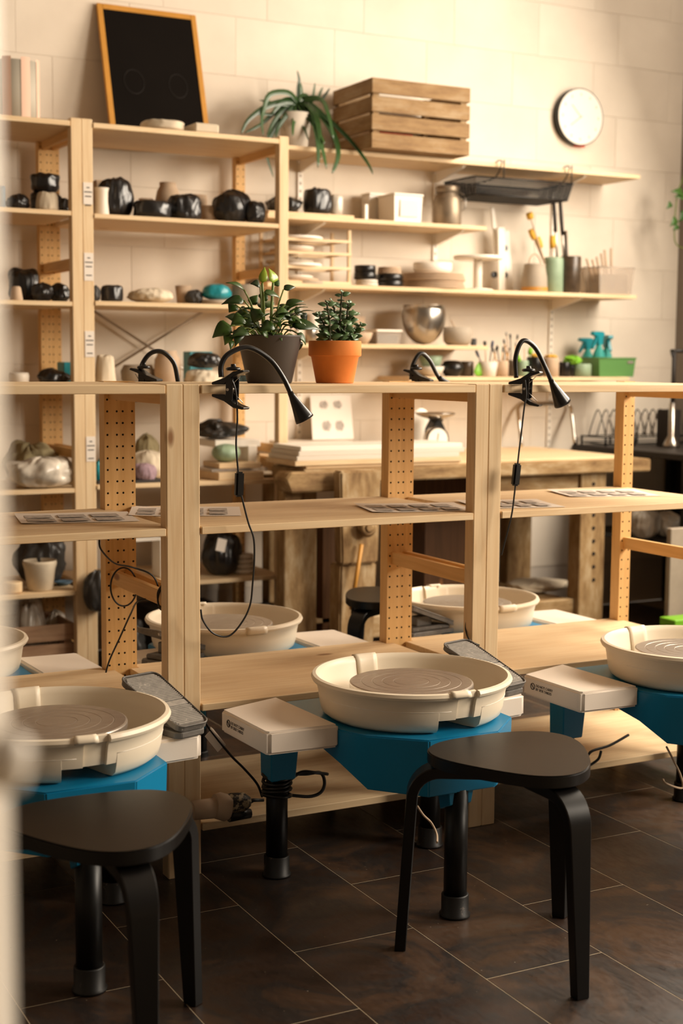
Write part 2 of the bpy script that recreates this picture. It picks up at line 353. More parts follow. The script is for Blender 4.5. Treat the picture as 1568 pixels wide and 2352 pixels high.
# small screw caps / knots on the post pair
# ================= POTTERY WHEELS =================
def make_wheel(label):
    t = thing('pottery_wheel', label, 'pottery wheel')
    S0, S1 = math.radians(-93), math.radians(-80)     # overlap of the two pan halves
    N0, N1 = math.radians(-104), math.radians(-74)
    def rf(r, z, a):
        a = (a+PI) % (2*PI)-PI
        if S0 <= a <= S1 and r > .19: r = min(r-.0085, .2345 if z > .52 else 9)
        if N0 <= a <= N1 and z < .474: z = .472+(z-.44)*.1
        return r, z
    prof = [(.055,.452),(.18,.452),(.207,.458),(.214,.472),(.224,.527),(.228,.536),(.235,.5415),(.243,.540),(.2465,.533),(.2435,.5265),(.236,.524),(.2325,.516),(.2285,.497),(.2287,.4955),(.2245,.468),(.220,.453),(.208,.4435),(.18,.4415),(.055,.4415)]
    ang = sorted([2*PI*i/112-PI for i in range(112)]+[S0-.001, S0+.001, S1-.001, S1+.001, N0-.001, N0+.001, N1-.001, N1+.001])
    pan = MB().lathe(prof, 0, rfun=rf, angles=ang).obj('splash_pan', 'cream', t); pan.data.set_sharp_from_angle(angle=.8)
    # strap clip bent over the rim at the back, lip overlap at the front
    def clip(a, w, name):
        b = MB(); n = 5; pr_ = [(.2095,.470),(.2215,.528),(.227,.540),(.235,.5445),(.244,.543),(.2495,.534),(.247,.525),(.240,.520)]
        th = .003; vs = []; fs = []
        for i in range(n+1):
            aa = a-w/2+w*i/n
            for r, z in pr_: vs.append((r*math.cos(aa), r*math.sin(aa), z))
        k = len(pr_)
        fs = [(i*k+j, (i+1)*k+j, (i+1)*k+j+1, i*k+j+1) for i in range(n) for j in range(k-1)]
        m2 = b.add(vs, fs, 0, True); o = b.obj(name, 'cream', pan); md = o.modifiers.new('s', 'SOLIDIFY'); md.thickness = .0025; return o
    clip(math.radians(91), .27, 'rim_clip')
    b = MB(); vs = []
    for i in range(6):
        aa = S0-.09+(.20)*i/5
        for r, z in ((.222,.541),(.234,.5455),(.246,.5435),(.251,.536),(.249,.530)): vs.append((r*math.cos(aa), r*math.sin(aa), z))
    b.add(vs, [(i*5+j, (i+1)*5+j, (i+1)*5+j+1, i*5+j+1) for i in range(5) for j in range(4)], 0, True)
    o = b.obj('overlap_lip', 'cream', pan); md = o.modifiers.new('s', 'SOLIDIFY'); md.thickness = .002
    rb = MB(); 
    for a0, a1 in ((math.radians(-178), S0-.06), (S1+.1, math.radians(-2))):
        pts = [(.2285*math.cos(a0+(a1-a0)*i/14), .2285*math.sin(a0+(a1-a0)*i/14), .496) for i in range(15)]
        rb.tube(pts, .0009, 4)
    rb.obj('moulding_line', 'white', pan)
    # wheel head
    hp = [(.0, .519), (.042,.519),(.0435,.5184),(.045,.519),(.070,.519),(.0712,.5184),(.0724,.519),(.095,.519),(.0962,.5184),(.0974,.519),(.122,.519),(.1232,.5184),(.1244,.519),(.148,.519),(.1515,.5175),(.1525,.515),(.1525,.503),(.149,.500),(.03,.500)]
    hd = MB().lathe(hp, 96).obj('wheel_head', 'head', t); hd.data.set_sharp_from_angle(angle=.15)
    MB().lathe([(.03,.501),(.03,.44)], 20).obj('shaft', 'steel', t)
    # blue body
    top = [(-.235,.235),(.20,.235),(.20,-.145),(.095,-.245),(-.095,-.245),(-.205,-.145),(-.235,-.07)]
    b = MB(); n = len(top); zt = .4405
    zb = [.405,.405,.312,.305,.305,.312,.36]; inx = [0,0,-.004,-.003,.003,.004,0]
    vs = [(x,y,zt) for x,y in top]+[(x+inx[i],y+(.004 if y < -.2 else 0),zb[i]) for i,(x,y) in enumerate(top)]
    # triangulate underside simply
    fs = [tuple(range(n))]+[(i, i+n, (i+1)%n+n, (i+1)%n) for i in range(n)]
    cidx = 2*n; vs.append((0,-.05,.32)); fs += [(i+n, cidx, (i+1)%n+n) for i in range(n)]
    body = b.add(vs, fs).obj('body', 'blue', t, bevel=.003, segs=2)
    # leg brackets
    for (x, y, s) in ((-.265,.205,1),(.20,.225,1)):
        MB().add([(x-.036,y-.036,.42),(x+.05,y-.036,.42),(x+.05,y+.034,.42),(x-.036,y+.034,.42),(x-.034,y-.034,.256),(x+.034,y-.034,.256),(x+.034,y+.03,.256),(x-.034,y+.03,.256)],
                 [(3,2,1,0),(4,5,6,7),(0,1,5,4),(1,2,6,5),(2,3,7,6),(3,0,4,7)]).obj('leg_bracket', 'blue', t, bevel=.003)
    MB().add([(-.036,-.236,.32),(.036,-.236,.32),(.036,-.18,.32),(-.036,-.18,.32),(-.03,-.232,.275),(.03,-.232,.275),(.03,-.19,.255),(-.03,-.19,.255)],
             [(3,2,1,0),(4,5,6,7),(0,1,5,4),(1,2,6,5),(2,3,7,6),(3,0,4,7)]).obj('leg_bracket', 'blue', t, bevel=.002)
    for (x, y, ht) in ((-.265,.21,.30),(.20,.23,.30),(0,-.215,.31)):
        lg = MB().cyl((x,y,.004), (x,y,ht), .0275, n=24).obj('leg', 'black_steel', t)
        MB().lathe([(0,.001),(.036,.001),(.037,.006),(.0325,.009),(.0325,.052),(.031,.0545),(.0275,.0545)], 24, c=(x,y)).obj('rubber_foot', 'rubber', lg)
    # side tables
    tb = [(-.249,.249),(-.427,.186),(-.419,-.050),(-.411,-.060),(-.234,-.067)]
    MB().prism(tb, .397, .4525).obj('side_table', 'table', t, bevel=.006, segs=3)
    tr = [(.20,-.025),(.327,-.012),(.335,.0),(.335,.17),(.30,.215),(.20,.23)]
    MB().prism(tr, .397, .4525).obj('side_table', 'table', t, bevel=.006, segs=3)
    # printed warning on the outer edge of the larger table
    me = text_mesh('DO NOT CARRY\nBY SIDE TABLES', .0098, 'warning_text'); me.materials.append(M['dark_ink'])
    o = bpy.data.objects.new('warning_text', me); C.objects.link(o); o.parent = t
    # reads along -Y on the face looking to -X ; face runs from (-.42,.185) to (-.412,-.052)
    d = (Vector((-.419,-.050,0))-Vector((-.427,.186,0))).normalized(); nrm = Vector((d.y, -d.x, 0)); nrm = nrm if nrm.x < 0 else -nrm
    mt = Matrix((d, Vector((0,0,1)), nrm)).transposed().to_4x4(); mt.translation = Vector((-.4251,.128,.4290))+nrm*.0012; o.matrix_local = mt
    ring = MB(); c0 = Vector((-.4256,.142,.4275))+nrm*.0006
    pts = [c0+d*(.0085*math.cos(k*PI/8))+Vector((0,0,.0085*math.sin(k*PI/8))) for k in range(17)]
    ring.tube(pts, .0011, 5, cap=False); ring.tube([c0+d*-.0055+Vector((0,0,.0055)), c0+d*.0055-Vector((0,0,.0055))], .0013, 5)
    ring.obj('warning_symbol', 'dark_ink', t)
    return t
w1 = make_wheel('blue and cream pottery wheel in the centre, behind the triangular black stool'); w1.location = (.478, -.30, 0)
w0 = copy_tree(w1, loc=(-.412, -.30, 0), label='front pottery wheel at the left edge, grey foot pedal on its side table')
w2 = copy_tree(w1, loc=(1.372, -.295, 0), label='pottery wheel cut by the right edge of the photo, readable warning on its side table')
for i, (x, y, lb) in enumerate([(-.43, .80, 'pottery wheel behind the left rack, only rim and pale table showing at left edge'),
        (.445, .80, 'pottery wheel behind the middle rack, below the hanging lamp cable loop'), (1.345, .80, 'pottery wheel behind the right rack, in front of the old wooden workbench')]):
    copy_tree(w1, loc=(x, y, -.036), rz=PI, label=lb)
for o in C.objects:
    if o.name.startswith('pottery_wheel'): o['group'] = 'pottery wheels along the pine racks'
def fix_low(o): pass
# ================= FOOT PEDALS =================
def make_pedal(label):
    t = thing('foot_pedal', label, 'foot pedal')
    base = [(-.055,-.10),(-.04,-.115),(.04,-.115),(.055,-.10),(.055,.09),(.04,.105),(-.04,.105),(-.055,.09)]
    MB().prism(base, .001, .016).obj('base', 'pedal_dark', t, bevel=.003)
    MB().prism([(-.042,-.095),(.042,-.095),(.042,.085),(-.042,.085)], .016, .03).obj('housing', 'pedal_dark', t, bevel=.004)
    # tilted tread plate
    R_ = Matrix.Rotation(math.radians(19), 4, 'X'); O = Vector((0, -.005, .068))
    def q(x, y, z): return O+R_@Vector((x, y, z))
    out = []
    for cx, cy, a0 in ((.035,-.10,-90),(.045,.10,0),(-.045,.10,90),(-.035,-.10,180)):
        for k in range(5):
            a = math.radians(a0+22.5*k); out.append((cx+.022*math.cos(a), cy+.022*math.sin(a)))
    n = len(out); b = MB(); b.add([q(x,y,-.011) for x,y in out]+[q(x,y,0) for x,y in out], [tuple(range(n-1,-1,-1)), tuple(range(n,2*n))]+[(i,(i+1)%n,n+(i+1)%n,n+i) for i in range(n)])
    tr = b.obj('tread_plate', 'pedal_dark', t)
    b = MB(); y = -.108
    while y < .114:
        if not (-.035 < y < -.012):
            hw = .052+(.008 if y > -.05 else 0)-max(0, abs(y)-.095)*.6
            b.obox(q(0,y,.0012), R_@Vector((hw,0,0)), R_@Vector((0,.0014,0)), R_@Vector((0,0,.0016)))
        y += .0068
    b.obox(q(0,-.0235,.001), R_@Vector((.056,0,0)), R_@Vector((0,.010,0)), R_@Vector((0,0,.0014)))
    b.obj('tread_ribs', 'pedal', tr)['kind'] = 'stuff'
    b = MB(); b.tube([q(x*1.0,y*1.0,.002) for x,y in out+out[:1]], .0026, 5, cap=False); b.obj('plate_rim', 'pedal_dark', tr)
    MB().prism([(-.02,-.02),(.02,-.02),(.02,.05),(-.02,.05)], .03, .062).obj('hinge', 'pedal_dark', t, bevel=.003)
    return t
p1 = make_pedal('grey ribbed foot pedal on the side table of the leftmost front wheel'); p1.location = (-.136, -.222, .4525); p1.rotation_euler = (0, 0, math.radians(17)); p1.scale = (.78, .92, 1)
copy_tree(p1, loc=(.752, -.205, .4525), rz=math.radians(17), label='grey ribbed foot pedal peeking out behind the rim of the central wheel')
copy_tree(p1, loc=(.205, .62, .4165), rz=math.radians(115), label='dark foot pedal behind the left rack post, beside the rear middle wheel')
copy_tree(p1, loc=(1.095, .665, .4165), rz=math.radians(100), label='grey foot pedal seen side on between the central rack posts, before the rear wheel')
for o in C.objects:
    if o.name.startswith('foot_pedal'): o['group'] = 'foot pedals on the wheel side tables'
# ================= STOOLS =================
def make_stool(label):
    t = thing('stool', label, 'stool')
    # seat outline: rounded triangle, corners towards the legs
    dirs = [math.radians(a) for a in (150, 30, 270)]
    out = []
    for i in range(72):
        a = 2*PI*i/72; c = math.cos(3*(a-math.radians(30)))
        r = .172+.020*c+.003*c*c
        out.append((r*math.cos(a), r*math.sin(a)))
    MB().prism(out, .428, .455).obj('seat', 'black_paint', t, bevel=.003, segs=2)
    # laminated under rim
    for d in dirs:
        ux, uy = math.cos(d), math.sin(d); px, py = -uy, ux
        path = []                             # (radius, z, halfwidth)
        for r in (.03, .08, .13, .165): path.append((r, .411, .031))
        for k in range(1, 9):
            a = PI/2*k/8; path.append((.165+.062*math.sin(a), .411-.062*(1-math.cos(a)), .031-.0006*k))
        for z in (.30, .22, .12, .0): path.append((.227+.022*(1-z/.349), z+(.0 if z else .0), .026-.010*(1-z/.349)))
        vs = []; th = .0125
        for i, (r, z, hw) in enumerate(path):
            a = path[max(i-1, 0)]; b_ = path[min(i+1, len(path)-1)]; tr, tz = b_[0]-a[0], b_[1]-a[1]; L = math.hypot(tr, tz); nr, nz = -tz/L, tr/L
            if z == 0: nr, nz = 1, 0
            for s, w in ((1, 1), (1, -1), (-1, -1), (-1, 1)):
                rr, zz = r+nr*th*s, z+nz*th*s
                vs.append((ux*rr+px*hw*w, uy*rr+py*hw*w, max(0, zz)))
        k = len(path); fs = [(0,1,2,3), ((k-1)*4+3,(k-1)*4+2,(k-1)*4+1,(k-1)*4)]
        fs += [(i*4+j, i*4+(j+1)%4, (i+1)*4+(j+1)%4, (i+1)*4+j) for i in range(k-1) for j in range(4)]
        o = MB().add(vs, fs, 0, True).obj('leg', 'black_paint', t, bevel=.002); o.data.set_sharp_from_angle(angle=.6)
    return t
s1 = make_stool('black three-legged stool standing before the central wheel, whole seat and legs in view'); s1.location = (.480, -.752, 0); s1.rotation_euler = (0,0,math.radians(-1))
copy_tree(s1, loc=(-.464, -.786, 0), rz=math.radians(-2), label='black three-legged stool at lower left, front foot cut by the photo edge')
sp_ = at(893, 1375, Z=.45); copy_tree(s1, loc=(sp_.x+.03, sp_.y+.06, 0), rz=math.radians(60), label='far black stool behind the middle rack, beside the carved workbench leg')
for o in C.objects:
    if o.name.startswith('stool'): o['group'] = 'black bentwood stools'
# ================= CLAMP LAMPS =================
def lamp(label, cl, path, head_dir, yoff, facing=-1, cord=None, loc_y=0):
    """cl: clamp position on the board edge; path: gooseneck points; all absolute"""
    TH = math.radians(38 if facing < 1 else -142+180); t = thing('clamp_lamp', label, 'lamp', cl, 'black gooseneck lamps clamped to the rack tops', TH); L = Vector(cl)
    RI = Matrix.Rotation(-TH, 3, 'Z'); rel = lambda p: RI@(Vector(p)-L)
    s = facing
    # jaws: upper and lower tapering lips gripping the board edge (board from z -.021 to 0 at y>=0)
    for sg, z0 in ((1, .0), (-1, -.021)):
        P = [(.0,.030),(-.012,.030),(-.034,.012),(-.034,.004)] 
        b = MB()
        zz = lambda h: z0+sg*h
        # side profile in (y,z): grips at y=+.028, handle at y=-.05
        pr_ = [(.030,.001),(.030,.007),(-.004,.018),(-.030,.034),(-.056,.038),(-.060,.033),(-.034,.024),(-.012,.009),(-.006,.001)]
        b.prism([(y*-s if False else y*(1 if s < 0 else -1), zz(h)) for y, h in pr_], -.017, .017, axis='x')
        b.obj('jaw', 'black_plastic', t, bevel=.0015)
    yy = lambda y: y*(1 if s < 0 else -1)
    for xs in (-.0155, .0155):
        MB().prism([(yy(-.010), -.030), (yy(-.010), .009), (yy(-.016), .020), (yy(-.030), .016), (yy(-.028), -.036), (yy(-.012), -.041)][::(1 if s < 0 else -1)], xs-.002, xs+.002, axis='x').obj('side_plate', 'black_plastic', t, bevel=.0008)
    MB().cyl((-.02, yy(-.016), -.0105), (.02, yy(-.016), -.0105), .0035, n=8).obj('pivot_pin', 'steel', t)
    sp = [(-.008+.016*i/40, yy(-.016)+.0065*math.cos(i*PI/5), -.0105+.0065*math.sin(i*PI/5)) for i in range(41)]
    MB().tube([( -.008, yy(-.045), .022)]+sp+[(.008, yy(-.045), -.044)], .0011, 5).obj('spring', 'steel', t)
    MB().lathe([(0,.036),(.017,.036),(.019,.040),(.016,.044),(.007,.045),(.006,.052)], 20, c=(0, yy(-.022))).obj('swivel_cap', 'black_plastic', t)
    pts = crv([rel(p) for p in path], 8)
    MB().tube(pts, .0066, 12).obj('gooseneck', 'black_plastic', t)
    e = rel(path[-1]); d = (RI@Vector(head_dir)).normalized()
    hs = MB().tube([e-d*.006, e+d*.004, e+d*.034, e+d*.066, e+d*.073], [.0068, .0082, .0150, .0235, .0245], 24, cap=False).obj('lamp_head', 'black_plastic', t)
    md = hs.modifiers.new('s', 'SOLIDIFY'); md.thickness = .0015
    MB().cyl(e+d*.062, e+d*.064, .020, n=20).obj('lens', 'dial', hs)
    return t
A1 = at(510, 880, Y=-.022); cl1 = (at(514, 893, Y=0).x, -.010, 1.238)
k1 = lambda u, v, y=-.03: at(u, v, Y=y)
lamp('black clamp lamp in front of the dark grey plant pot, head pointing down', cl1,
     [k1(508, 866), k1(508, 838), k1(526, 812), k1(570, 798), k1(618, 825), k1(650, 868, -.04), k1(668, 905, -.045)], k1(688, 942, -.05)-k1(668, 905, -.045), 0)
cl2 = (at(1190, 893, Y=0).x, -.010, 1.238)
lamp('black clamp lamp at right, clamped beside the right post pair', cl2,
     [k1(1185, 868), k1(1184, 820), k1(1200, 783), k1(1228, 798), k1(1252, 845), k1(1266, 876)], k1(1282, 908)-k1(1266, 876), 0)
k2 = lambda u, v, y=.55: at(u, v, Y=y)
cl3 = (at(338, 880, Y=.55).x, RD+PW+.004, 1.238)
lamp('black clamp lamp on the rear edge of the left rack, arching before beige vases', cl3,
     [k2(322, 868), k2(326, 838), k2(345, 812), k2(372, 808), k2(398, 832), k2(407, 868), k2(409, 884)], Vector((.02, .02, -1)), 0, facing=1)
cl4 = (at(960, 880, Y=.55).x, RD+PW+.004, 1.238)
lamp('black clamp lamp on the rear edge of the middle rack, right of the terracotta pot', cl4,
     [k2(944, 872), k2(948, 838), k2(965, 812), k2(985, 826), k2(1002, 858), k2(1009, 868)], k2(1030, 888)-k2(1009, 868), 0, facing=1)
# lamp cords with inline switch
def cord(label, pts, r=.0024, name='lamp_cord', sw=None, mat='cord', group=None):
    o = MB().tube(crv(pts, 6), r, 7).obj(name, mat); tag(o, label, 'cable', group)
    if sw:
        c, d = Vector(sw[0]), Vector(sw[1]).normalized(); s = d.cross(Vector((0, 1, 0))).normalized(); n = d.cross(s)
        MB().obox(c, s*.0105, n*.0085, d*.031).obj('inline_switch', 'black_plastic', o, bevel=.004, segs=2)
        MB().obox(c-n*.0082+d*.004, s*.006, n*.002, d*.010).obj('rocker', 'cord', o, bevel=.001)
    return o
q1 = lambda u, v, y=-.045: at(u, v, Y=y)
cord('black lamp cord with inline switch hanging from the lamp before the dark pot',
     [q1(532, 872), q1(541, 900), q1(545, 960), q1(542, 1020), q1(547, 1085), q1(549, 1112), q1(556, 1145), q1(570, 1200), q1(582, 1235), q1(584, 1280), q1(580, 1340), q1(574, 1390), q1(555, 1430), q1(525, 1461), q1(490, 1455), q1(466, 1425), q1(461, 1400)],
     sw=(q1(549, 1112), q1(549, 1085)-q1(547, 1140)))
cord('black lamp cord with inline switch hanging from the right clamp lamp',
     [q1(1205, 872), q1(1208, 905), q1(1203, 940), q1(1196, 1000), q1(1190, 1050), q1(1186, 1090), q1(1182, 1125), q1(1175, 1180), q1(1164, 1225), q1(1151, 1275)],
     sw=(q1(1185, 1090), q1(1188, 1065)-q1(1183, 1112)))
ql = lambda u, v, y=.02: at(u, v, Y=y)
cord('black cable looping over the rung of the left rack', [ql(228, 1240, .1), ql(232, 1262, .1), ql(262, 1293, .15), ql(300, 1302, .2), ql(345, 1318, .2), ql(362, 1345, .2), ql(360, 1372,.2), ql(318, 1380, .2), ql(300, 1410, .3), ql(275, 1465, .35), ql(252, 1515, .35), ql(243, 1545, .35)])
lp = [ql(258+30*math.cos(a)+26, 1348+44*math.sin(a), .38-.0*a) for a in [k*PI/8 for k in range(17)]]
cord('round loop of black cable hanging against the drilled left posts', lp)
cord('knotted black cable end hanging beside the left front post', [ql(371, 1345, .06), ql(362, 1362, .07), ql(364, 1390, .05), ql(370, 1400, .06), ql(362, 1380, .08), ql(370, 1352, .08), ql(373, 1400, .06), ql(376, 1420, .06)])
cord('short black cable beside the central front post above the pedal', [ql(1072, 1420, .03), ql(1069, 1445, .03), ql(1078, 1470, .0), ql(1100, 1482, .0)])
# paper sheets on the middle boards
def sheet(label, cx, cy, rz, w=.297, d=.21, z=.889, grid=(2, 4), group=None, curl=.012):
    t = thing('printed_sheet', label, 'paper', (cx, cy, z+.0012), 'printed sheets lying on the rack boards', rz)
    n = 10; vs = []; fs = []
    for i in range(n+1):
        for j in range(5):
            x = -w/2+w*i/n; y = -d/2+d*j/4; zz = curl*(max(0, -x/w-.25)*1.5)**1.5+curl*.9*max(0, (y/d-.1))**1.5
            vs.append((x, y, zz))
    MB().add(vs, [(i*5+j, (i+1)*5+j, (i+1)*5+j+1, i*5+j+1) for i in range(n) for j in range(4)], 0, True).obj('sheet', 'paper', t)
    b = MB()
    for i in range(grid[1]):
        for j in range(grid[0]):
            x0 = -w/2+.02+i*(w-.04)/grid[1]; y0 = -d/2+.02+j*(d-.04)/grid[0]
            b.box(x0, x0+(w-.04)/grid[1]-.016, y0, y0+(d-.04)/grid[0]-.02, .0003+curl*.18, .0007+curl*.18)
    b.obj('printed_pictures', 'ink', t); return t
c = at(175, 1190, Z=.89); sheet('printed sheet with dark pictures on the left rack board', c.x, c.y, math.radians(-10), grid=(2, 3))
c = at(410, 1176, Z=.89); sheet('printed sheet half hidden behind the left front post pair', c.x+.02, c.y, math.radians(-22))
c = at(960, 1168, Z=.89); sheet('curled printed sheet at the right end of the middle rack board', c.x, c.y+.02, math.radians(-14), w=.3)
c = at(1170, 1158, Z=.89); sheet('printed sheet just right of the central front post pair', c.x, c.y, math.radians(-12), w=.26)
c = at(1385, 1133, Z=.89); sheet('bright printed sheet beside the single drilled post at right', c.x, c.y, math.radians(-16), w=.30)
# cables, tag and plug near the floor board
q3 = lambda u, v, y=-.06: at(u, v, Y=y)
pc = cord('black mains cable with paper tag running down to the wheel leg', [q3(463, 1648), q3(490, 1686), q3(530, 1735), q3(560, 1765), q3(590, 1800), q3(602, 1830)], .0032, 'mains_cable')
nn = (q3(520, 1720)-q3(478, 1668)).normalized(); sd = (q3(498, 1712)-q3(515, 1694)).normalized()
MB().obox(q3(494, 1700), nn*.028, Vector((0, .0006, 0)), sd*.014).obj('paper_tag', 'paper', pc)
MB().tube([q3(482, 1672), q3(516, 1712)], .0042, 6).obj('tape', 'paper', pc)
cord('thick black cable loop beside the left leg of the central wheel', [q3(655, 1777), q3(700, 1778), q3(735, 1775), q3(745, 1796), q3(738, 1818), q3(715, 1829), q3(680, 1828), q3(640, 1822)], .0045, 'mains_cable')
cord('second black cable arching from the wheel leg', [q3(655, 1805, -.07), q3(672, 1786, -.07), q3(695, 1773, -.07), q3(725, 1775, -.07), q3(752, 1778, -.05)], .0045, 'mains_cable')
cb = MB()
for i in range(5):
    zc = .262-.013*i; pts = [(.213+.035*math.cos(a), -.09+.035*math.sin(a), zc+.005*math.sin(a*1.0+i)) for a in [k*PI/9 for k in range(19)]]
    cb.tube(pts, .005, 6)
tag(cb.obj('cable_coil', 'cord'), 'black cable wound around the left leg of the central wheel', 'cable')
cord('pale thin cable beside the front leg of the central wheel', [at(957, 1850, Y=-.3), at(972, 1872, Y=-.3), at(990, 1890, Y=-.3), at(1002, 1915, Y=-.35), at(1003, 1935, Y=-.4)], .003, 'thin_cable', mat='clay')
cord('pale thin cable hanging from the right wheel beside its leg', [at(1530, 1715, Y=-.25), at(1548, 1750, Y=-.25), at(1562, 1780, Y=-.25), at(1566, 1810, Y=-.25), at(1530, 1800, Y=-.25), at(1522, 1790, Y=-.22)], .003, 'thin_cable', mat='clay')
cord('black cable hanging under the right wheel to the floor board', [at(1443, 1688, Y=-.03), at(1400, 1712, Y=-.04), at(1355, 1728, Y=-.05), at(1345, 1760, Y=-.06), at(1372, 1745, Y=-.06), at(1380, 1725, Y=-.05)], .004, 'mains_cable')
t = thing('power_socket', 'clay-spattered socket coupling with black plug on the lowest board', 'socket', q3(520, 1852, -.03))
L = Vector(t.location); rl = lambda u, v, y=-.03: at(u, v, Y=y)-L
MB().tube([rl(440, 1862), rl(500, 1855)], [.024, .026], 16).obj('socket_body', 'clay', t)
MB().tube([rl(492, 1850), rl(500, 1850), rl(520, 1856), rl(524, 1856)], [.028, .034, .034, .028], 20).obj('collar', 'clay', t)
MB().tube([rl(518, 1846), rl(530, 1845), rl(560, 1842), rl(572, 1842)], [.022, .026, .024, .014], 14).obj('plug', plain('spattered_plug', '2a231c', .6, var=.2, dirt=('a89678', 50, .48)), t)
MB().tube([rl(570, 1842), rl(582, 1838), rl(605, 1838)], [.008, .005, .004], 8).obj('plug_lead', 'cord', t)
b = MB(); b.tube([rl(525, 1872), rl(575, 1868)], [.018, .012], 10); b.obj('second_plug', 'cord', t)
# ================= BACK RACKS =================
BY, BW = 2.25, .897
BX = .457
bz = lambda v, u=300: at(u, v, Y=BY).z
ZR = [(2.222, .020), (at(420, 502, Y=BY).z, .018), (at(400, 696, Y=BY).z, .018), (1.188, .018), (at(600, 1101, Y=BY).z, .018), (at(600, 1323, Y=BY).z, .018)]
ZL = [(2.222, .020), (at(100, 481, Y=BY).z, .018), (at(100, 691, Y=BY).z, .018), (1.188, .018), (at(100, 1124, Y=BY).z, .018), (at(100, 1362, Y=BY).z, .018)]
bd = .50
rack(BX-BW, 'tall pine rack at far left, its lower shelf holding plastic-bagged clay', ZL, H=2.235, w=BW, Y0=BY, depth=bd, rungs=(2.17, 1.66, .9, .1))
RB = rack(BX, 'tall pine rack below the chalkboard, steel cross brace on its back', ZR, H=2.235, w=BW, Y0=BY, depth=bd, rungs=(2.17, 1.66, .9, .1))
LB = Vector(RB.location)
zb = BY+bd-.004
for i, (a, b) in enumerate([((218, 716), (352, 803)), ((457, 721), (264, 841))]):
    A, B = at(*a, Y=zb), at(*b, Y=zb); d = (B-A).normalized(); A = A-d*.35 if i else A-d*.05; B = B+d*.5 if not i else B+d*.05
    MB().tube([A-LB, B-LB], .006, 6).obj('cross_brace', 'steel', RB)
# paper labels on the end faces of the front post pair
for (v0, v1) in ((418, 470), (580, 645), (760, 820), (1003, 1060)):
    A = at(187, v0, Y=BY-.0015); B = at(212, v1, Y=BY-.0015)
    o = MB().box(BX+.004, BX+.042, BY-.0018, BY-.0002, B.z, A.z); o = tag(o.obj('shelf_label', 'paper'), 'small printed paper label on the tall pine post, %s' % {418: 'topmost, level with the wrapped pots', 580: 'second from top, beside empty space', 760: 'third from top, above the cloth-wrapped pot', 1003: 'lowest one, above the front rack board'}[v0], 'label', 'paper labels on the tall post')
    for k in range(5):
        zc = A.z-.02-k*.017; ww = (.006, .016, .013, .017, .012)[k]
        if k == 3: continue
        MB().box(BX+.023-ww, BX+.023+ww, BY-.0021, BY-.0018, zc-.0022, zc+.0022).obj('print_line', 'dark_ink', o)
# planks leaning beside the tall rack
for i, (u0, u1, vt) in enumerate([(664, 671, 1098), (673, 682, 1102), (683, 690, 1105)]):
    A = at(u0, vt, Y=2.16+.01*i); B = at(u1, vt, Y=2.16+.01*i)
    tag(MB().box(A.x, B.x, 2.16+.01*i, 2.185+.01*i, .001, A.z).obj('pine_plank', 'pine_z', bevel=.001), ['narrow pine plank upright against the tall rack post, nearest the post', 'middle pine plank of the three beside the tall rack', 'pine plank with a knot, rightmost of three beside the tall rack'][i], 'plank', 'planks leaning by the tall rack')
# ================= WALL SHELVES =================
SY = 2.5
def wshelf(label, uL, uR, v, X0=None, Y=SY, th=.019, name='wall_shelf'):
    A = at(uR, v, Y=Y); x0 = X0 if X0 is not None else at(uL, v, Y=Y).x
    t = thing(name, label, 'shelf', (x0, Y, A.z)); w = A.x-x0
    MB().box(0, w, 0, YB-.002-Y, -th, 0).obj('board', 'pine_x', t, bevel=.001); return t
S1 = wshelf('topmost long pine wall shelf carrying the wooden crate and strap-leaved plant', 0, 1470, 402, X0=1.372)
S2 = wshelf('short pine wall shelf with the milk can and plastic boxes', 0, 1118, 520, X0=1.372)
S3 = wshelf('long pine wall shelf holding the tiered rack, plates and ceramic tool jars', 0, 1462, 678, X0=1.372)
S4 = wshelf('short pine wall shelf with the steel mixing bowls', 0, 1122, 794, X0=1.372)
S5 = wshelf('lowest pine wall shelf with brush cups and spray bottles in a green basket', 0, 1445, 866, X0=2.1)
def rail(u, v0, v1, label):
    a, b = at(u, v0, Y=YB-.012), at(u, v1, Y=YB-.012); t = thing('shelf_rail', label, 'rail', (a.x, YB-.012, b.z), 'white wall rails carrying the shelves')
    h = a.z-b.z; MB().box(-.012, .012, 0, .011, 0, h).obj('channel', 'white', t)
    s = MB(); z = .03
    while z < h-.02: s.box(-.005, .005, -.0006, .0, z, z+.012); z += .035
    s.obj('slots', 'clay_grey', t)['kind'] = 'stuff'; return t
R1 = rail(690, 375, 1010, 'white slotted shelf rail on the wall right of the tall rack'); R2 = rail(1002, 400, 600, 'short white slotted rail behind the milk can'); R3 = rail(1274, 410, 1060, 'white slotted shelf rail on the wall between brush cups and green basket')
for S in (S1, S2, S3, S4, S5):
    for R_ in (R1, R2, R3):
        x = R_.location.x-S.location.x
        w = S.children[0].data.vertices; mx = max(v.co.x for v in w)
        if 0 < x < mx-.02 and S.location.z > R_.location.z:
            MB().add([(x-.006, .03, -.019), (x-.006, YB-.014-SY, -.019), (x-.006, YB-.014-SY, -.075), (x-.006, .05, -.030), (x+.006, .03, -.019), (x+.006, YB-.014-SY, -.019), (x+.006, YB-.014-SY, -.075), (x+.006, .05, -.030)],
                     [(0,1,2,3),(7,6,5,4),(0,4,5,1),(1,5,6,2),(2,6,7,3),(3,7,4,0)]).obj('bracket', 'white', S)
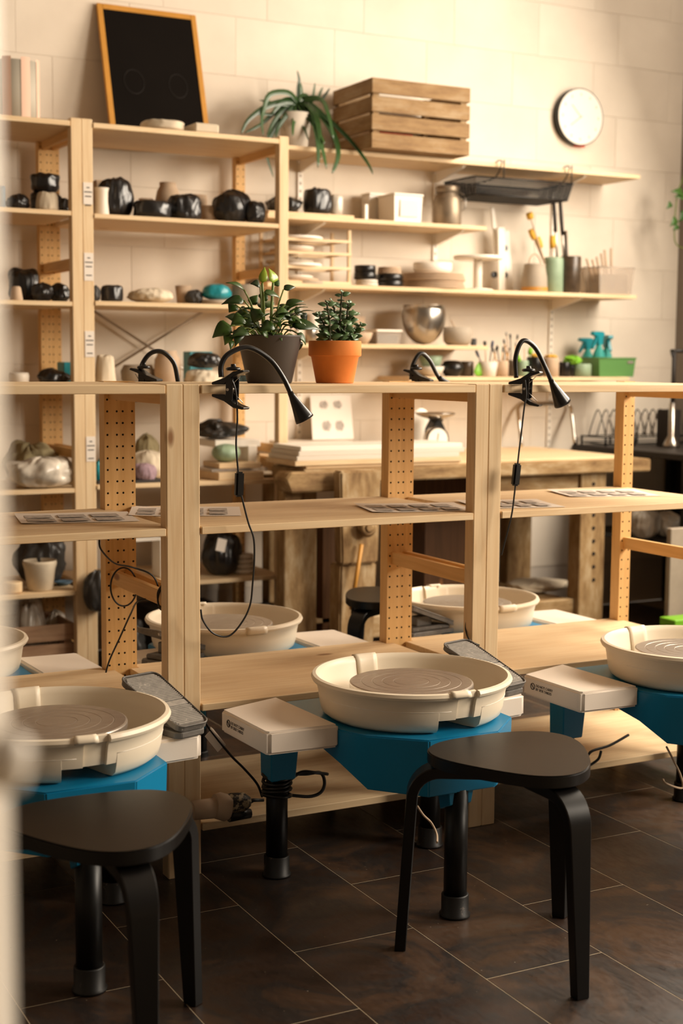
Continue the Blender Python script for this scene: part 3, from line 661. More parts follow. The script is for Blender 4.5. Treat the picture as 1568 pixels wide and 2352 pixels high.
# ================= GENERIC ITEMS =================
def dims(u0, u1, vt, Y, zb_):
    """world x-centre, width and height of something seen between pixel columns u0..u1 with its top at vt, standing at z=zb_ in plane Y"""
    a, b, tp = at(u0, vt, Y=Y), at(u1, vt, Y=Y), at((u0+u1)/2, vt, Y=Y)
    return (a.x+b.x)/2, (b.x-a.x)*.94, tp.z-zb_
def lump(name, label, cat, u0, u1, vt, Y, z, mat='wrap', seed=0, power=2.6, rough=.16, group=None, taper=.0, depth=.9, fl=.0):
    x, w, h = dims(u0, u1, vt, Y, z); vs = []; n, m = 60, 28
    for j in range(m+1):
        ph = -PI/2+PI*j/m; cz, sz = math.cos(ph), math.sin(ph)
        for i in range(n):
            a = 2*PI*i/n; ca, sa = math.cos(a), math.sin(a)
            q = (abs(ca)**power+abs(sa)**power)**(-1/power) if power > 2 else 1
            rr = abs(cz)**(2/power)
            p = Vector((ca*rr*w/2, sa*rr*w/2*depth, (1+math.copysign(abs(sz)**(2/power), sz))*h/2))
            f = Vector((p.x/w, p.y/w, p.z/h)); sd = Vector((seed*7.13, seed*3.7, seed*1.9))
            fold = abs(noise.noise(Vector((ca*2.6, sa*2.6, f.z*1.3))+sd))+.6*abs(noise.noise(Vector((ca*5.5, sa*5.5, f.z*2.6))+sd))
            big = noise.noise(f*3.2+sd)
            fine = abs(noise.noise(f*8.5+sd))
            dsp = big*.8+(fold-.32)*1.3-fine*.35
            k = 1+rough*dsp*1.25; k2 = (1-taper*(p.z/h))
            p.x *= k*k2; p.y *= k*k2; p.z = p.z*(1+rough*(big*.7+(fold-.3)*.8)*(p.z/h))
            p.z = max(p.z, 0); vs.append(p)
    fs = [(j*n+i, j*n+(i+1)%n, (j+1)*n+(i+1)%n, (j+1)*n+i) for j in range(m) for i in range(n)]
    o = MB().add(vs, fs, 0, True).obj(name, mat, loc=(x, Y, z+.001))
    return tag(o, label, cat, group)
def pot(name, label, cat, u0, u1, vt, Y, z, prof, mat='clay', group=None, inner=True, n=28, extra=None, parts=None):
    """prof: list of (radius 0..1, height 0..1) outer profile from foot to lip"""
    x, w, h = dims(u0, u1, vt, Y, z); R_ = w/2; th = min(.004, R_*.12)
    P = [(0, 0.0005)]+[(r*R_, zz*h) for r, zz in prof]
    if inner: P += [(max(.001, r*R_-th), max(zz*h, th)) for r, zz in reversed(prof)]+[(0, th)]
    else: P += [(0, P[-1][1])]
    o = MB().lathe(P, n).obj(name, mat, loc=(x, Y, z+.0008)); return tag(o, label, cat, group)
def rbox(name, label, cat, u0, u1, vt, Y, z, d, mat, group=None, bev=.003, rz=0, parent=None, flare=0):
    x, w, h = dims(u0, u1, vt, Y, z); b = MB(); f = 1+flare
    b.add([(-w/2,-d/2,0),(w/2,-d/2,0),(w/2,d/2,0),(-w/2,d/2,0),(-w/2*f,-d/2*f,h),(w/2*f,-d/2*f,h),(w/2*f,d/2*f,h),(-w/2*f,d/2*f,h)], [(3,2,1,0),(4,5,6,7),(0,1,5,4),(1,2,6,5),(2,3,7,6),(3,0,4,7)])
    o = b.obj(name, mat, loc=(x, Y, z+.0008), bevel=bev); o.rotation_euler = (0, 0, rz); return tag(o, label, cat, group)
WG = 'black plastic-wrapped pots drying on the racks'
Y1 = 2.36
z2L, z3L, z4L, z5L, z6L = [z for z, _ in ZL[1:]]
z2R, z3R, z4R, z5R, z6R = [z for z, _ in ZR[1:]]
JAR = [(.8, 0), (1, .03), (1, .9), (.92, 1)]
VASE = [(.62, 0), (.8, .05), (1, .4), (.92, .75), (.78, .92), (.82, 1)]
BOWL = [(.42, 0), (.6, .08), (.85, .45), (1, 1)]
CUP = [(.72, 0), (.78, .03), (1, 1)]
# --- left bay, second shelf
pot('jar', 'pale blue-grey jar at the left photo edge on the upper shelf', 'jar', -6, 12, 428, Y1, z2L, JAR, 'bluebox')
lump('wrapped_pot', 'low black-wrapped bowl on the upper left shelf, left of the cloth pot', 'wrapped pot', 14, 68, 450, Y1, z2L, seed=1, group=WG)
lump('wrapped_pot', 'tall black-wrapped pot behind the beige cloth-wrapped pot', 'wrapped pot', 70, 140, 442, Y1+.16, z2L, seed=2, group=WG, power=3.5)
xx = at(103, 430, Y=Y1+.16)
lump('wrapped_pot', 'squat black-wrapped pot stacked on top of a tall one, upper left shelf', 'wrapped pot', 68, 138, 400, Y1+.16, at(103, 443, Y=Y1+.16).z, seed=3, group=WG, power=4, rough=.12)
lump('cloth_wrapped_pot', 'beige cloth-wrapped pot before the black stack on the upper left shelf', 'wrapped pot', 80, 136, 442, Y1-.04, z2L, 'cloth', seed=4, power=5, rough=.07, taper=.15)
lump('wrapped_pot', 'small grey-wrapped pot tucked beside the tall post, upper left shelf', 'wrapped pot', 137, 166, 458, Y1+.02, z2L, 'greybag', seed=5)
# --- left bay, third shelf
lump('wrapped_pot', 'large black-wrapped pot at back of the left shelf beside the drilled posts', 'wrapped pot', 18, 90, 622, Y1+.14, z3L, seed=6, group=WG, power=4.5, rough=.12)
pot('clay_cup', 'small beige clay cup turned upside down before the black wraps, left shelf', 'cup', 21, 53, 658, Y1-.05, z3L, [(.95, 0), (1, .05), (.7, .9), (.5, 1)], inner=False)
lump('wrapped_pot', 'black-wrapped pot with a glossy fold, centre of the left third shelf', 'wrapped pot', 72, 122, 652, Y1, z3L, seed=7, group=WG)
lump('wrapped_pot', 'round black-wrapped pot leaning to the tall post, left third shelf', 'wrapped pot', 113, 160, 654, Y1+.03, z3L, seed=8, group=WG)
# --- left bay fourth
pot('bowl', 'pale cream bowl just above the front rack at far left', 'bowl', 18, 68, 856, Y1, z4L, [(.5, 0), (.95, .35), (1, .75), (.9, 1)], 'potwhite')
lump('wrapped_pot', 'domed black-wrapped pot just above the front rack at left', 'wrapped pot', 86, 160, 850, Y1, z4L, seed=9, group=WG, power=2.2)
rbox('storage_box', 'small dark teal box behind the domed wrapped pot', 'box', 138, 160, 832, Y1+.2, z4L, .1, 'teal')
# --- left bay fifth: bags
lump('plastic_bag', 'clear plastic bag of clay spilling over the left lower shelf edge', 'bag', 12, 176, 1052, Y1-.05, z5L, 'haze_bag', seed=11, power=2.6, rough=.2, depth=.6)
lump('plastic_bag', 'dull clear bag behind the big plastic bag on the left lower shelf', 'bag', 8, 128, 1018, Y1+.18, z5L, 'olive', seed=12, rough=.22)
# --- left bay sixth
lump('dark_bag', 'dark plastic bag behind the grey fabric pot, lower left shelf', 'bag', 35, 150, 1235, Y1+.12, z6L, 'greybag', seed=13, rough=.2)
o = pot('fabric_pot', 'grey-white fabric pot stuffed with dark plastic on the lower left shelf', 'pot', 50, 132, 1287, Y1-.03, z6L, [(.68, 0), (.74, .03), (.9, .7), (1, .9), (.97, 1)], 'cloth')
lump('board_scrap', 'short pale board piece on the lower left shelf edge', 'board', 2, 52, 1336, Y1-.06, z6L, 'pine_x', seed=14, power=8, rough=.02)
pot('plate', 'small dark bluish plate at the right of the fabric pot', 'plate', 122, 168, 1335, Y1+.05, z6L, [(.5, 0), (1, 1)], 'bluebox')
# slatted crate on the floor under the left bay
def crate(label, loc, w, d, h, slats, rz=0, mat='crate', th=.011, gap=.014, group=None, inner=True):
    t = thing('wooden_crate', label, 'crate', loc, group, rz); sh = (h-gap*(slats-1))/slats
    for k in range(slats):
        z0 = k*(sh+gap)
        MB().box(-w/2, w/2, -d/2, -d/2+th, z0, z0+sh).obj('slat', mat+'_x', t, bevel=.001)
        MB().box(-w/2, w/2, d/2-th, d/2, z0, z0+sh).obj('slat', mat+'_x', t, bevel=.001)
        MB().box(-w/2, -w/2+th, -d/2+th+.0005, d/2-th-.0005, z0, z0+sh).obj('slat', mat+'_y', t, bevel=.001)
        MB().box(w/2-th, w/2, -d/2+th+.0005, d/2-th-.0005, z0, z0+sh).obj('slat', mat+'_y', t, bevel=.001)
    for sx in (-1, 1):
        for sy in (-1, 1):
            cx, cy = sx*(w/2-th-.016), sy*(d/2-th-.016); MB().box(cx-.0155, cx+.0155, cy-.0155, cy+.0155, 0, h-.004).obj('corner_post', mat+'_z', t)
    for k in range(4):
        y0 = -d/2+th+.002+k*(d-2*th-.004)/4; MB().box(-w/2+th, w/2-th, y0+.004, y0+(d-2*th-.004)/4-.004, .001, .010).obj('base_board', mat+'_x', t)
    return t
A, B = at(-30, 1425, Y=2.3), at(172, 1432, Y=2.3)
crate('dusty slatted wooden crate under the lowest left shelf, full of plastic-bagged clay', ((A.x+B.x)/2, 2.3+.16, .001), B.x-A.x, .32, B.z, 3, mat='dust')
lump('plastic_bag', 'crumpled clear bag sticking up out of the dusty crate', 'bag', 22, 112, 1385, 2.42, .03, 'haze_bag', seed=16, rough=.2, taper=.3, depth=.7)
lump('plastic_bag', 'flat clear bag at the right inside the dusty crate', 'bag', 100, 156, 1412, 2.53, .03, 'haze_bag', seed=17, rough=.16, depth=.5)
# --- right bay second shelf
rbox('small_box', 'brown box corner behind the white vase on the upper shelf', 'box', 213, 232, 416, Y1+.2, z2R, .08, 'clay')
pot('vase', 'white vase with flared foot at the left end of the upper shelf', 'vase', 214, 251, 432, Y1-.04, z2R, [(1, 0), (.97, .05), (.82, .5), (.84, .85), (.96, 1)], 'potwhite')
lump('wrapped_pot', 'biggest black-wrapped pot, right behind the white vase', 'wrapped pot', 226, 306, 411, Y1+.06, z2R, seed=21, group=WG, power=2.8, rough=.14)
pot('clay_rim_bowl', 'pale clay bowl rim behind the low wrapped bowl', 'bowl', 318, 352, 457, Y1+.2, z2R, BOWL, 'clay')
lump('wrapped_pot', 'low wide black-wrapped bowl before the beige round vase', 'wrapped pot', 306, 394, 462, Y1-.02, z2R, seed=22, group=WG, power=5, rough=.06)
pot('clay_vase', 'beige round-shouldered vase at the back of the upper shelf', 'vase', 354, 416, 420, Y1+.17, z2R, [(.6, 0), (.95, .3), (1, .5), (.8, .8), (.62, .9), (.62, 1)], 'clay')
lump('wrapped_pot', 'black-wrapped pot with pointed knot beside the low wrapped bowl', 'wrapped pot', 386, 462, 450, Y1, z2R, seed=23, group=WG, power=4, rough=.12)
pot('clay_bowl', 'beige clay bowl behind the knotted wrapped pot', 'bowl', 424, 476, 449, Y1+.18, z2R, [(.6, 0), (.9, .3), (1, .8), (.95, 1)], 'clay')
pot('clay_bowl', 'pale beige bowl left of the double wrapped pot', 'bowl', 460, 504, 474, Y1+.08, z2R, [(.6, 0), (1, .5), (.9, 1)], 'clay')
lump('wrapped_pot', 'double-bulged black-wrapped pot near the right end of the upper shelf', 'wrapped pot', 489, 573, 440, Y1+.03, z2R, seed=24, group=WG, power=2.4, rough=.13)
lump('wrapped_pot', 'small black-wrapped pot at the right end of the upper shelf', 'wrapped pot', 563, 609, 464, Y1-.02, z2R, seed=25, group=WG, power=2.6)
# --- right bay third shelf
lump('wrapped_pot', 'grey-black wrapped pot half hidden by the tall post pair', 'wrapped pot', 205, 231, 658, Y1, z3R, 'greybag', seed=26, group=WG)
lump('wrapped_pot', 'black pleated wrapped pot at the left of the cream bag', 'wrapped pot', 230, 283, 656, Y1, z3R, seed=27, group=WG, power=5, rough=.06)
lump('cloth_bundle', 'crumpled cream bag on the third shelf under the cross shadow', 'bag', 292, 396, 664, Y1+.02, z3R, 'cloth', seed=28, power=2.2, rough=.16)
pot('clay_cup', 'beige cup with a dent beside the teal-wrapped bowl', 'cup', 402, 440, 657, Y1+.08, z3R, CUP, 'clay')
lump('wrapped_pot', 'small dark wrapped pot tucked left of the teal-wrapped bowl', 'wrapped pot', 426, 466, 668, Y1+.02, z3R, 'greybag', seed=29, group=WG)
pot('clay_dish', 'grey clay dish under the teal-wrapped bowl', 'dish', 458, 532, 690, Y1, z3R, [(.9, 0), (1, .5), (.98, 1)], 'clay_grey', inner=False)
lump('wrapped_bowl', 'teal plastic-wrapped bowl on the third shelf', 'wrapped bowl', 460, 534, 653, Y1, z3R+.022, 'teal', seed=30, power=2.6, rough=.06, taper=.2)
pot('clay_bowl', 'wide beige bowl behind the philodendron leaves', 'bowl', 532, 602, 655, Y1, z3R, [(.7, 0), (.95, .3), (1, 1)], 'clay_grey')
# --- right bay fourth
lump('cloth_wrapped_pot', 'tall white cloth-wrapped pot above the front rack beside the post pair', 'wrapped pot', 215, 267, 817, Y1, z4R, 'cloth', seed=31, power=6, rough=.06, taper=.2)
pot('clay_bowl', 'grey clay bowl behind the left rear lamp', 'bowl', 276, 356, 838, Y1+.12, z4R, [(.7, 0), (.95, .3), (1, .7), (.8, 1)], 'clay_grey')
pot('clay_vase', 'large beige vase under the left rear lamp arch', 'vase', 353, 415, 806, Y1+.04, z4R, [(.7, 0), (.9, .1), (1, .4), (.95, .75), (.7, .93), (.72, 1)], 'clay')
lump('cloth_bundle', 'cream cloth bundle under the black wrapped lump', 'bundle', 424, 512, 850, Y1, z4R, 'cloth', seed=33, power=3, rough=.12)
lump('wrapped_pot', 'black-wrapped lump resting on the cream bundle', 'wrapped pot', 434, 508, 812, Y1, z4R+.075, seed=32, group=WG, rough=.14)
rbox('teal_pack', 'teal plastic pack behind the black wrapped lump', 'bag', 426, 482, 808, Y1+.22, z4R, .08, 'teal')
lump('dark_cloth', 'dark green cloth heap behind the dark plant pot', 'cloth', 512, 580, 862, Y1+.03, z4R, plain('dark_green_cloth', '22302c', .8), seed=34)
# --- right bay fifth
lump('teal_ball', 'teal plastic-wrapped ball beside the tall post on the lower shelf', 'wrapped bowl', 214, 240, 1058, Y1, z5R, 'teal', seed=35)
lump('white_bundle', 'white fabric bundle seen between the drilled posts', 'bundle', 296, 380, 1036, Y1+.08, z5R, 'cloth', seed=36, rough=.1)
lump('yarn_bag', 'mauve woolly bag before the white fabric bundle', 'bag', 302, 358, 1066, Y1-.05, z5R, 'yarn', seed=37, rough=.12)
lump('olive_bag', 'olive cloth heap behind the white bundle', 'bag', 310, 362, 1002, Y1+.22, z5R, 'olive', seed=38)
tag(MB().box(at(225, 1098, Y=BY+.02).x, at(380, 1098, Y=BY+.02).x, BY+.02, BY+.3, z5R+.001, z5R+.012).obj('tray', 'dark_cab'), 'thin dark tray under the fabric bundles', 'tray')
# stack of boards and papers
zz = z5R+.001
for i, (u0, u1, h, m, nm, lb, ct, dd) in enumerate([(470, 582, .032, 'pine_x', 'board', 'pine board at the bottom of the cluttered stack', 'board', .26), (464, 600, .012, 'clear', 'plastic_sleeve', 'grey plastic sleeve between the stacked boards', 'sleeve', .2), (486, 586, .022, 'pine_x', 'board', 'upper pine board under the grey-green stone', 'board', .2)]):
    x, w, _ = dims(u0, u1, 1050, BY+.12, zz); o = MB().box(-w/2, w/2, -dd/2, dd/2, 0, h).obj(nm, m, loc=(x, BY+.14, zz), bevel=.001); o.rotation_euler = (0, 0, math.radians(4-3*i)); tag(o, lb, ct, None); zz += h+.001
lump('stone', 'grey-green round stone on the stacked pine boards', 'stone', 486, 552, 1020, BY+.12, zz, 'sage', seed=40, power=2.2, rough=.03)
rbox('white_crate', 'small white lidded box beside the grey-green stone', 'box', 556, 578, 1022, BY+.2, z5R, .12, 'white')
rbox('white_tray', 'flat white tray on top of the small white box', 'tray', 470, 580, 1008, BY+.25, at(540, 1024, Y=BY+.25).z, .2, 'white')
lump('black_cloth', 'black cloth draped over the white tray', 'cloth', 430, 566, 968, BY+.25, at(540, 1006, Y=BY+.25).z, 'greybag', seed=41, power=2, rough=.35, taper=.5)
for i, (u0, u1, v) in enumerate([(575, 632, 1084), (540, 600, 1092)]):
    lump('crumpled_paper', ['crumpled paper at the right end of the cluttered lower shelf', 'crumpled paper before the stacked boards'][i], 'paper', u0, u1, v, BY+.12, z5R, 'cloth', seed=43+i, rough=.3)
# --- right bay sixth
o = lump('black_bag', 'black plastic bag with a pale paper label, lower shelf of the tall rack', 'bag', 464, 552, 1222, Y1, z6R, seed=45, power=2.8, rough=.16)
a = at(508, 1252, Y=Y1-.165); MB().obox(a-o.location, (.022, .004, -.006), (0, .001, 0), (.006, 0, .026)).obj('paper_label', 'paper', o)
for k in range(4):
    zk = z6R+.001+k*.021; tag(MB().lathe([(0, 0), (.036+.006*(3-k)*.4, 0), (.044+.002*(3-k), .006), (.042+.002*(3-k), .020), (0, .020)], 24).obj('stacked_bowl', 'potwhite', loc=(at(560, 1300, Y=Y1).x, Y1, zk)), ['cream bowl lowest in the small stack', 'second cream bowl from below in the small stack', 'third cream bowl from below in the small stack', 'topmost cream bowl of the small stack'][k]+' beside the black bag', 'bowl', 'cream bowls stacked by the black bag')
x0, x1 = at(308, 1240, Y=Y1).x, at(346, 1240, Y=Y1).x; zt_ = at(330, 1240, Y=Y1).z; t = thing('shelf_riser', 'small white shelf riser seen between the drilled posts', 'stand', ((x0+x1)/2, Y1, z6R+.001)); w = (x1-x0)/2+.03; h = zt_-z6R
MB().box(-w, w, -.05, .05, h-.012, h).obj('top', 'white', t)
for s in (-1, 1): MB().box(s*w-.006, s*w+.006, -.05, .05, 0, h-.0125).obj('side', 'white', t)
o = tag(MB().box(x0-.12, x1+.1, Y1-.08, Y1+.08, z6R+.001, z6R+.012).obj('board', 'pine_x'), 'pale board lying under the small white riser', 'board'); t.location.z += .012
lump('dark_bag', 'dark grey bag hanging off the shelf beside the tall post', 'bag', 190, 258, 1316, BY-.035, at(220, 1405, Y=BY-.035).z, 'greybag', seed=47, rough=.16)
lump('dark_bag', 'heap of dark bags under the lowest shelf behind the rear wheel', 'bag', 540, 632, 1385, BY+.12, .002, 'greybag', seed=48, rough=.15, depth=.6)
rbox('dark_bin', 'black storage bin under the lowest shelf of the tall rack', 'box', 330, 500, 1390, BY+.25, .002, .3, 'dark_cab')
lump('grey_sack', 'grey sack on the floor below the plank ends', 'bag', 240, 330, 1430, BY+.15, .002, 'greybag', seed=49, rough=.2)
# ================= TOP OF RACKS =================
# chalkboard leaning on the wall
t = thing('chalkboard', 'black chalkboard in a golden wooden frame leaning on the wall above the racks', 'chalkboard')
BL, BR, TL, TR = at(256, 284, Y=2.60), at(478, 290, Y=2.60), at(240, 6, Y=2.782), at(467, 33, Y=2.782)
BL = Vector((BL.x, 2.60, 2.224)); BR = Vector((BR.x-.01, 2.60, 2.224)); t.location = BL
ex = (BR-BL).normalized(); W_ = .452; ez = ((TL+TR)/2-(BL+BR)/2); ez.x = 0; Hh = ez.length*.99; ez.normalize(); ey = ez.cross(ex)
def cb_(a0, a1, b0, b1, c0, c1, mat, name, par=t):
    return MB().obox(ex*((a0+a1)/2)+ez*((b0+b1)/2)+ey*((c0+c1)/2), ex*((a1-a0)/2), ey*((c1-c0)/2), ez*((b1-b0)/2)).obj(name, mat, par, bevel=.0015)
sl = .024*0
for a0, a1, b0, b1 in ((0, .024, 0, Hh), (W_-.024, W_, 0, Hh), (.0245, W_-.0245, 0, .024), (.0245, W_-.0245, Hh-.024, Hh)): cb_(a0, a1, b0, b1, 0, .018, 'oak', 'frame_rail')
pn = cb_(.022, W_-.022, .022, Hh-.022, .004, .012, 'chalk_dark', 'board')
for cx, cz_, rx, rz_ in ((.13, .27, .045, .055), (.33, .27, .042, .055)):
    pts = [ex*(cx+rx*math.cos(a))+ez*(cz_+rz_*math.sin(a))+ey*.0035 for a in [k*PI/10 for k in range(21)]]
    MB().tube(pts, .0016, 5, cap=False).obj('chalk_mark', 'chalk', t)
# mirror the face toward the camera if the outward side came out reversed
o = MB(); a = at(325, 300, Y=2.33); b_ = at(488, 303, Y=2.33)
lump('folded_cloth', 'folded cream cloth lying on the rack before the chalkboard', 'cloth', 322, 424, 279, 2.34, 2.2225, 'cloth', seed=51, power=4, rough=.05)
rbox('folded_cloth', 'thin folded cream cloth at the right of the thicker one', 'cloth', 430, 488, 290, 2.34, 2.2225, .16, 'cloth', bev=.006)
# striped box
t = thing('striped_box', 'pink and grey striped cylinder standing on the far left rack top', 'box', (at(38, 270, Y=2.5).x, 2.52, 2.2225)); R_ = .098; hh = at(40, 138, Y=2.5).z-2.2225
MB().cyl((0, 0, 0), (0, 0, hh-.01), R_-.002, n=32).obj('container', 'stripe', t)
for k in range(8): MB().lathe([(R_, .0), (R_, hh)], 3, a0=k*PI/4, a1=k*PI/4+PI/8).obj('pink_stripe', 'pink', t)
# wooden crate on the wall shelf
cz = S1.location.z
CX0, CX1 = at(848, 345, Y=2.42).x, at(1071, 360, Y=2.42).x
crate('weathered brown slatted crate on the topmost wall shelf', ((CX0+CX1)/2-.01, 2.42+.15, cz+.001), CX1-CX0, .38, at(960, 192, Y=2.40).z-cz, 4, group=None)
rbox('red_paper', 'red paper edge showing between the crate slats', 'paper', 870, 950, 306, 2.5, cz+.012, .002, 'redpaper', bev=0)
# clock
c = at(1331, 269, Y=2.765); t = thing('wall_clock', 'round wall clock with black rim and white face', 'clock', (c.x, YB-.0025, c.z)); r = .143
def disc(r0, y0, y1, mat, name, par=t, n=48): return MB().tube([(0, y0, 0), (0, y1, 0)], r0, n).obj(name, mat, par)
b = MB(); prr = [(r-.004, -.042), (r, -.040), (r, 0), (r-.02, 0)]
b.add([(rr*math.cos(2*PI*i/48), yy, rr*math.sin(2*PI*i/48)) for rr, yy in prr for i in range(48)], [(j*48+i, j*48+(i+1)%48, (j+1)*48+(i+1)%48, (j+1)*48+i) for j in range(3) for i in range(48)], 0, True); b.obj('rim', 'black_plastic', t)
disc(r-.0045, -.0405, -.001, 'dial', 'dial')
for k in range(12):
    a = k*PI/6; MB().obox((.112*math.sin(a), -.0409, .112*math.cos(a)), (.003, 0, 0), (0, .0004, 0), (0, 0, .007)).obj('hour_mark', 'stripe', t)
MB().obox((-.026, -.0414, .026), Vector((-.03, 0, .03)), (0, .0004, 0), Vector((.0015, 0, .0015))).obj('hand', 'clay_grey', t); MB().obox((-.026, -.0420, -.02), Vector((-.036, 0, -.026)), (0, .0004, 0), Vector((.001, 0, -.0014))).obj('hand', 'clay_grey', t)
a = at(1330, 335, Y=2.78); tag(MB().obox(a, (.034, 0, .0), (0, .002, 0), (.0, 0, .006)).obj('red_tag', 'redpaper', None), 'small red paper strip at the foot of the clock', 'tag')
# hanging wire basket
zs1 = S1.location.z; t = thing('wire_basket', 'black wire mesh basket hung under the topmost wall shelf', 'basket', (0, 0, 0)); bx0, bx1 = at(1092, 410, Y=2.46).x, at(1316, 430, Y=2.46).x; y0_, y1_ = 2.46, 2.74; zt_ = zs1-.075; zbm = at(1160, 449, Y=2.46).z
t.location = (bx0, y0_, zbm); Lb = Vector(t.location); xb0, xb1 = bx0+.02, bx1-.02
fr = MB(); P4 = [(bx0, y0_, zt_), (bx1, y0_, zt_), (bx1, y1_, zt_), (bx0, y1_, zt_)]; Q4 = [(xb0, y0_+.015, zbm), (xb1, y0_+.015, zbm), (xb1, y1_-.01, zbm), (xb0, y1_-.01, zbm)]
for P_ in (P4, Q4):
    for i in range(4): fr.cyl(Vector(P_[i])-Lb, Vector(P_[(i+1)%4])-Lb, .004, n=6)
fr.obj('wire_rim', 'mesh_black', t)
me_ = MB()
def grid(a, b, c, d, nu, nv):
    a, b, c, d = [Vector(q)-Lb for q in (a, b, c, d)]
    for i in range(nu+1):
        s = i/nu; me_.tube([a.lerp(b, s), d.lerp(c, s)], .0016, 3, cap=False)
    for j in range(nv+1):
        s = j/nv; me_.tube([a.lerp(d, s), b.lerp(c, s)], .0016, 3, cap=False)
grid(P4[0], P4[1], Q4[1], Q4[0], 90, 9); grid(P4[3], P4[2], Q4[2], Q4[3], 90, 9); grid(P4[0], P4[3], Q4[3], Q4[0], 40, 9); grid(P4[1], P4[2], Q4[2], Q4[1], 40, 9); grid(Q4[0], Q4[1], Q4[2], Q4[3], 90, 40)
mo = me_.obj('wire_mesh', 'mesh_black', t); mo['kind'] = 'stuff'
for xh in (bx0+.28*(bx1-bx0), bx0+.98*(bx1-bx0)):
    MB().tube([Vector(p)-Lb for p in crv([(xh, y1_, zt_), (xh, y0_+.08, zt_+.01), (xh, y0_+.02, zs1+.0), (xh, SY+.01, zs1+.012), (xh, SY+.05, zs1+.0035), (xh, SY+.2, zs1+.0035)], 5)], .0032, 6).obj('hook_wire', 'mesh_black', t)
    MB().tube([Vector((xh, y0_, zt_))-Lb, Vector((xh, y0_+.0, zs1+.01))-Lb], .0032, 6).obj('hook_wire', 'mesh_black', t)
# ================= ITEMS ON THE WALL SHELVES =================
z1, z2, z3, z4, z5 = [S.location.z for S in (S1, S2, S3, S4, S5)]
YW = 2.62
# shelf 2
tag(MB().box(at(610, 500, Y=2.56).x-.0, at(806, 500, Y=2.56).x, 2.53, 2.72, z2+.001, z2+.016).obj('thin_board', 'pine_x', bevel=.001), 'thin board under the wrapped pots on the short wall shelf', 'board')
zt = z2+.0165
lump('wrapped_pot', 'black-wrapped pot behind the tall rack end post, upper wall shelf', 'wrapped pot', 612, 688, 454, 2.62, zt, seed=61, group=WG, power=2.4)
lump('wrapped_pot', 'tall faceted black-wrapped pot on the thin board of the wall shelf', 'wrapped pot', 697, 759, 436, 2.60, zt, seed=62, group=WG, power=5, rough=.1)
lump('cloth_wrapped_pot', 'pale plastic-wrapped cylinder right of the tall black-wrapped pot', 'wrapped pot', 757, 787, 448, 2.62, zt, 'haze_bag', seed=63, power=4, rough=.05)
def plastic_box(label, u0, u1, v, Y, z, d, mat='clearp', lid=True, content=None, flare=.06, lab=False):
    x, w, h = dims(u0, u1, v, Y, z); t = thing('plastic_box', label, 'box', (x, Y, z+.001)); f = 1+flare; hh = h-(.012 if lid else 0)
    b = MB(); P = [(-w/2/f,-d/2/f,0),(w/2/f,-d/2/f,0),(w/2/f,d/2/f,0),(-w/2/f,d/2/f,0),(-w/2,-d/2,hh),(w/2,-d/2,hh),(w/2,d/2,hh),(-w/2,d/2,hh)]
    b.add(P, [(3,2,1,0),(0,1,5,4),(1,2,6,5),(2,3,7,6),(3,0,4,7)]); o = b.obj('tub', mat, t); md = o.modifiers.new('s', 'SOLIDIFY'); md.thickness = .002
    if lid: MB().box(-w/2-.005, w/2+.005, -d/2-.005, d/2+.005, hh+.001, h).obj('lid', 'white', t, bevel=.003)
    else: MB().tube([(-w/2,-d/2,hh),(w/2,-d/2,hh),(w/2,d/2,hh),(-w/2,d/2,hh),(-w/2,-d/2,hh)], .004, 6).obj('rim', mat, t)
    if content: MB().box(-w/2/f*.85, w/2/f*.85, -d/2/f*.85, d/2/f*.85, .004, hh*.75).obj('contents', content, t)
    if lab: MB().box(-w*.3, w*.36, -d/2-.004, -d/2-.001, hh*.2, hh*.85).obj('pasted_label', 'paper', t)
    return t
plastic_box('frosted plastic tub on the short wall shelf, left of the labelled tub', 838, 893, 446, 2.725, z2, .08)
plastic_box('white lidded plastic tub with pale green label on the short wall shelf', 884, 952, 449, 2.60, z2, .16, 'white', lab=True)
rbox('white_stand', 'narrow white upright before the frosted tub', 'stand', 836, 843, 470, 2.53, z2, .02, 'white', bev=.001)
t = thing('milk_can', 'old metal milk can with lid and wire handle on the short wall shelf', 'can'); x, w, h = dims(998, 1057, 429, 2.60, z2); t.location = (x, 2.60, z2+.001); r = w/2
cm = plain('aged_can', '8c7c68', .45, .6, var=.25, vs_=14)
MB().lathe([(0,0),(r*.96,0),(r,.006),(r,h*.66),(r*.93,h*.74),(r*.78,h*.80),(r*.78,h*.84),(0,h*.84)], 32).obj('body', cm, t)
MB().lathe([(r*.80,h*.84),(r*.84,h*.86),(r*.84,h*.98),(r*.78,h),(0,h)], 32).obj('lid', cm, t)
MB().tube(crv([(r*.85,-.01,h*.86),(r*1.25,-.02,h*.78),(r*1.32,-.02,h*.5),(r*1.08,-.01,h*.40)], 6), .0025, 6).obj('wire_handle', 'steel', t)
MB().cyl((r*.5,-r*.85,h*.66), (r*.95,-r*.55,h*.66), .006, n=8).obj('side_grip', cm, t)
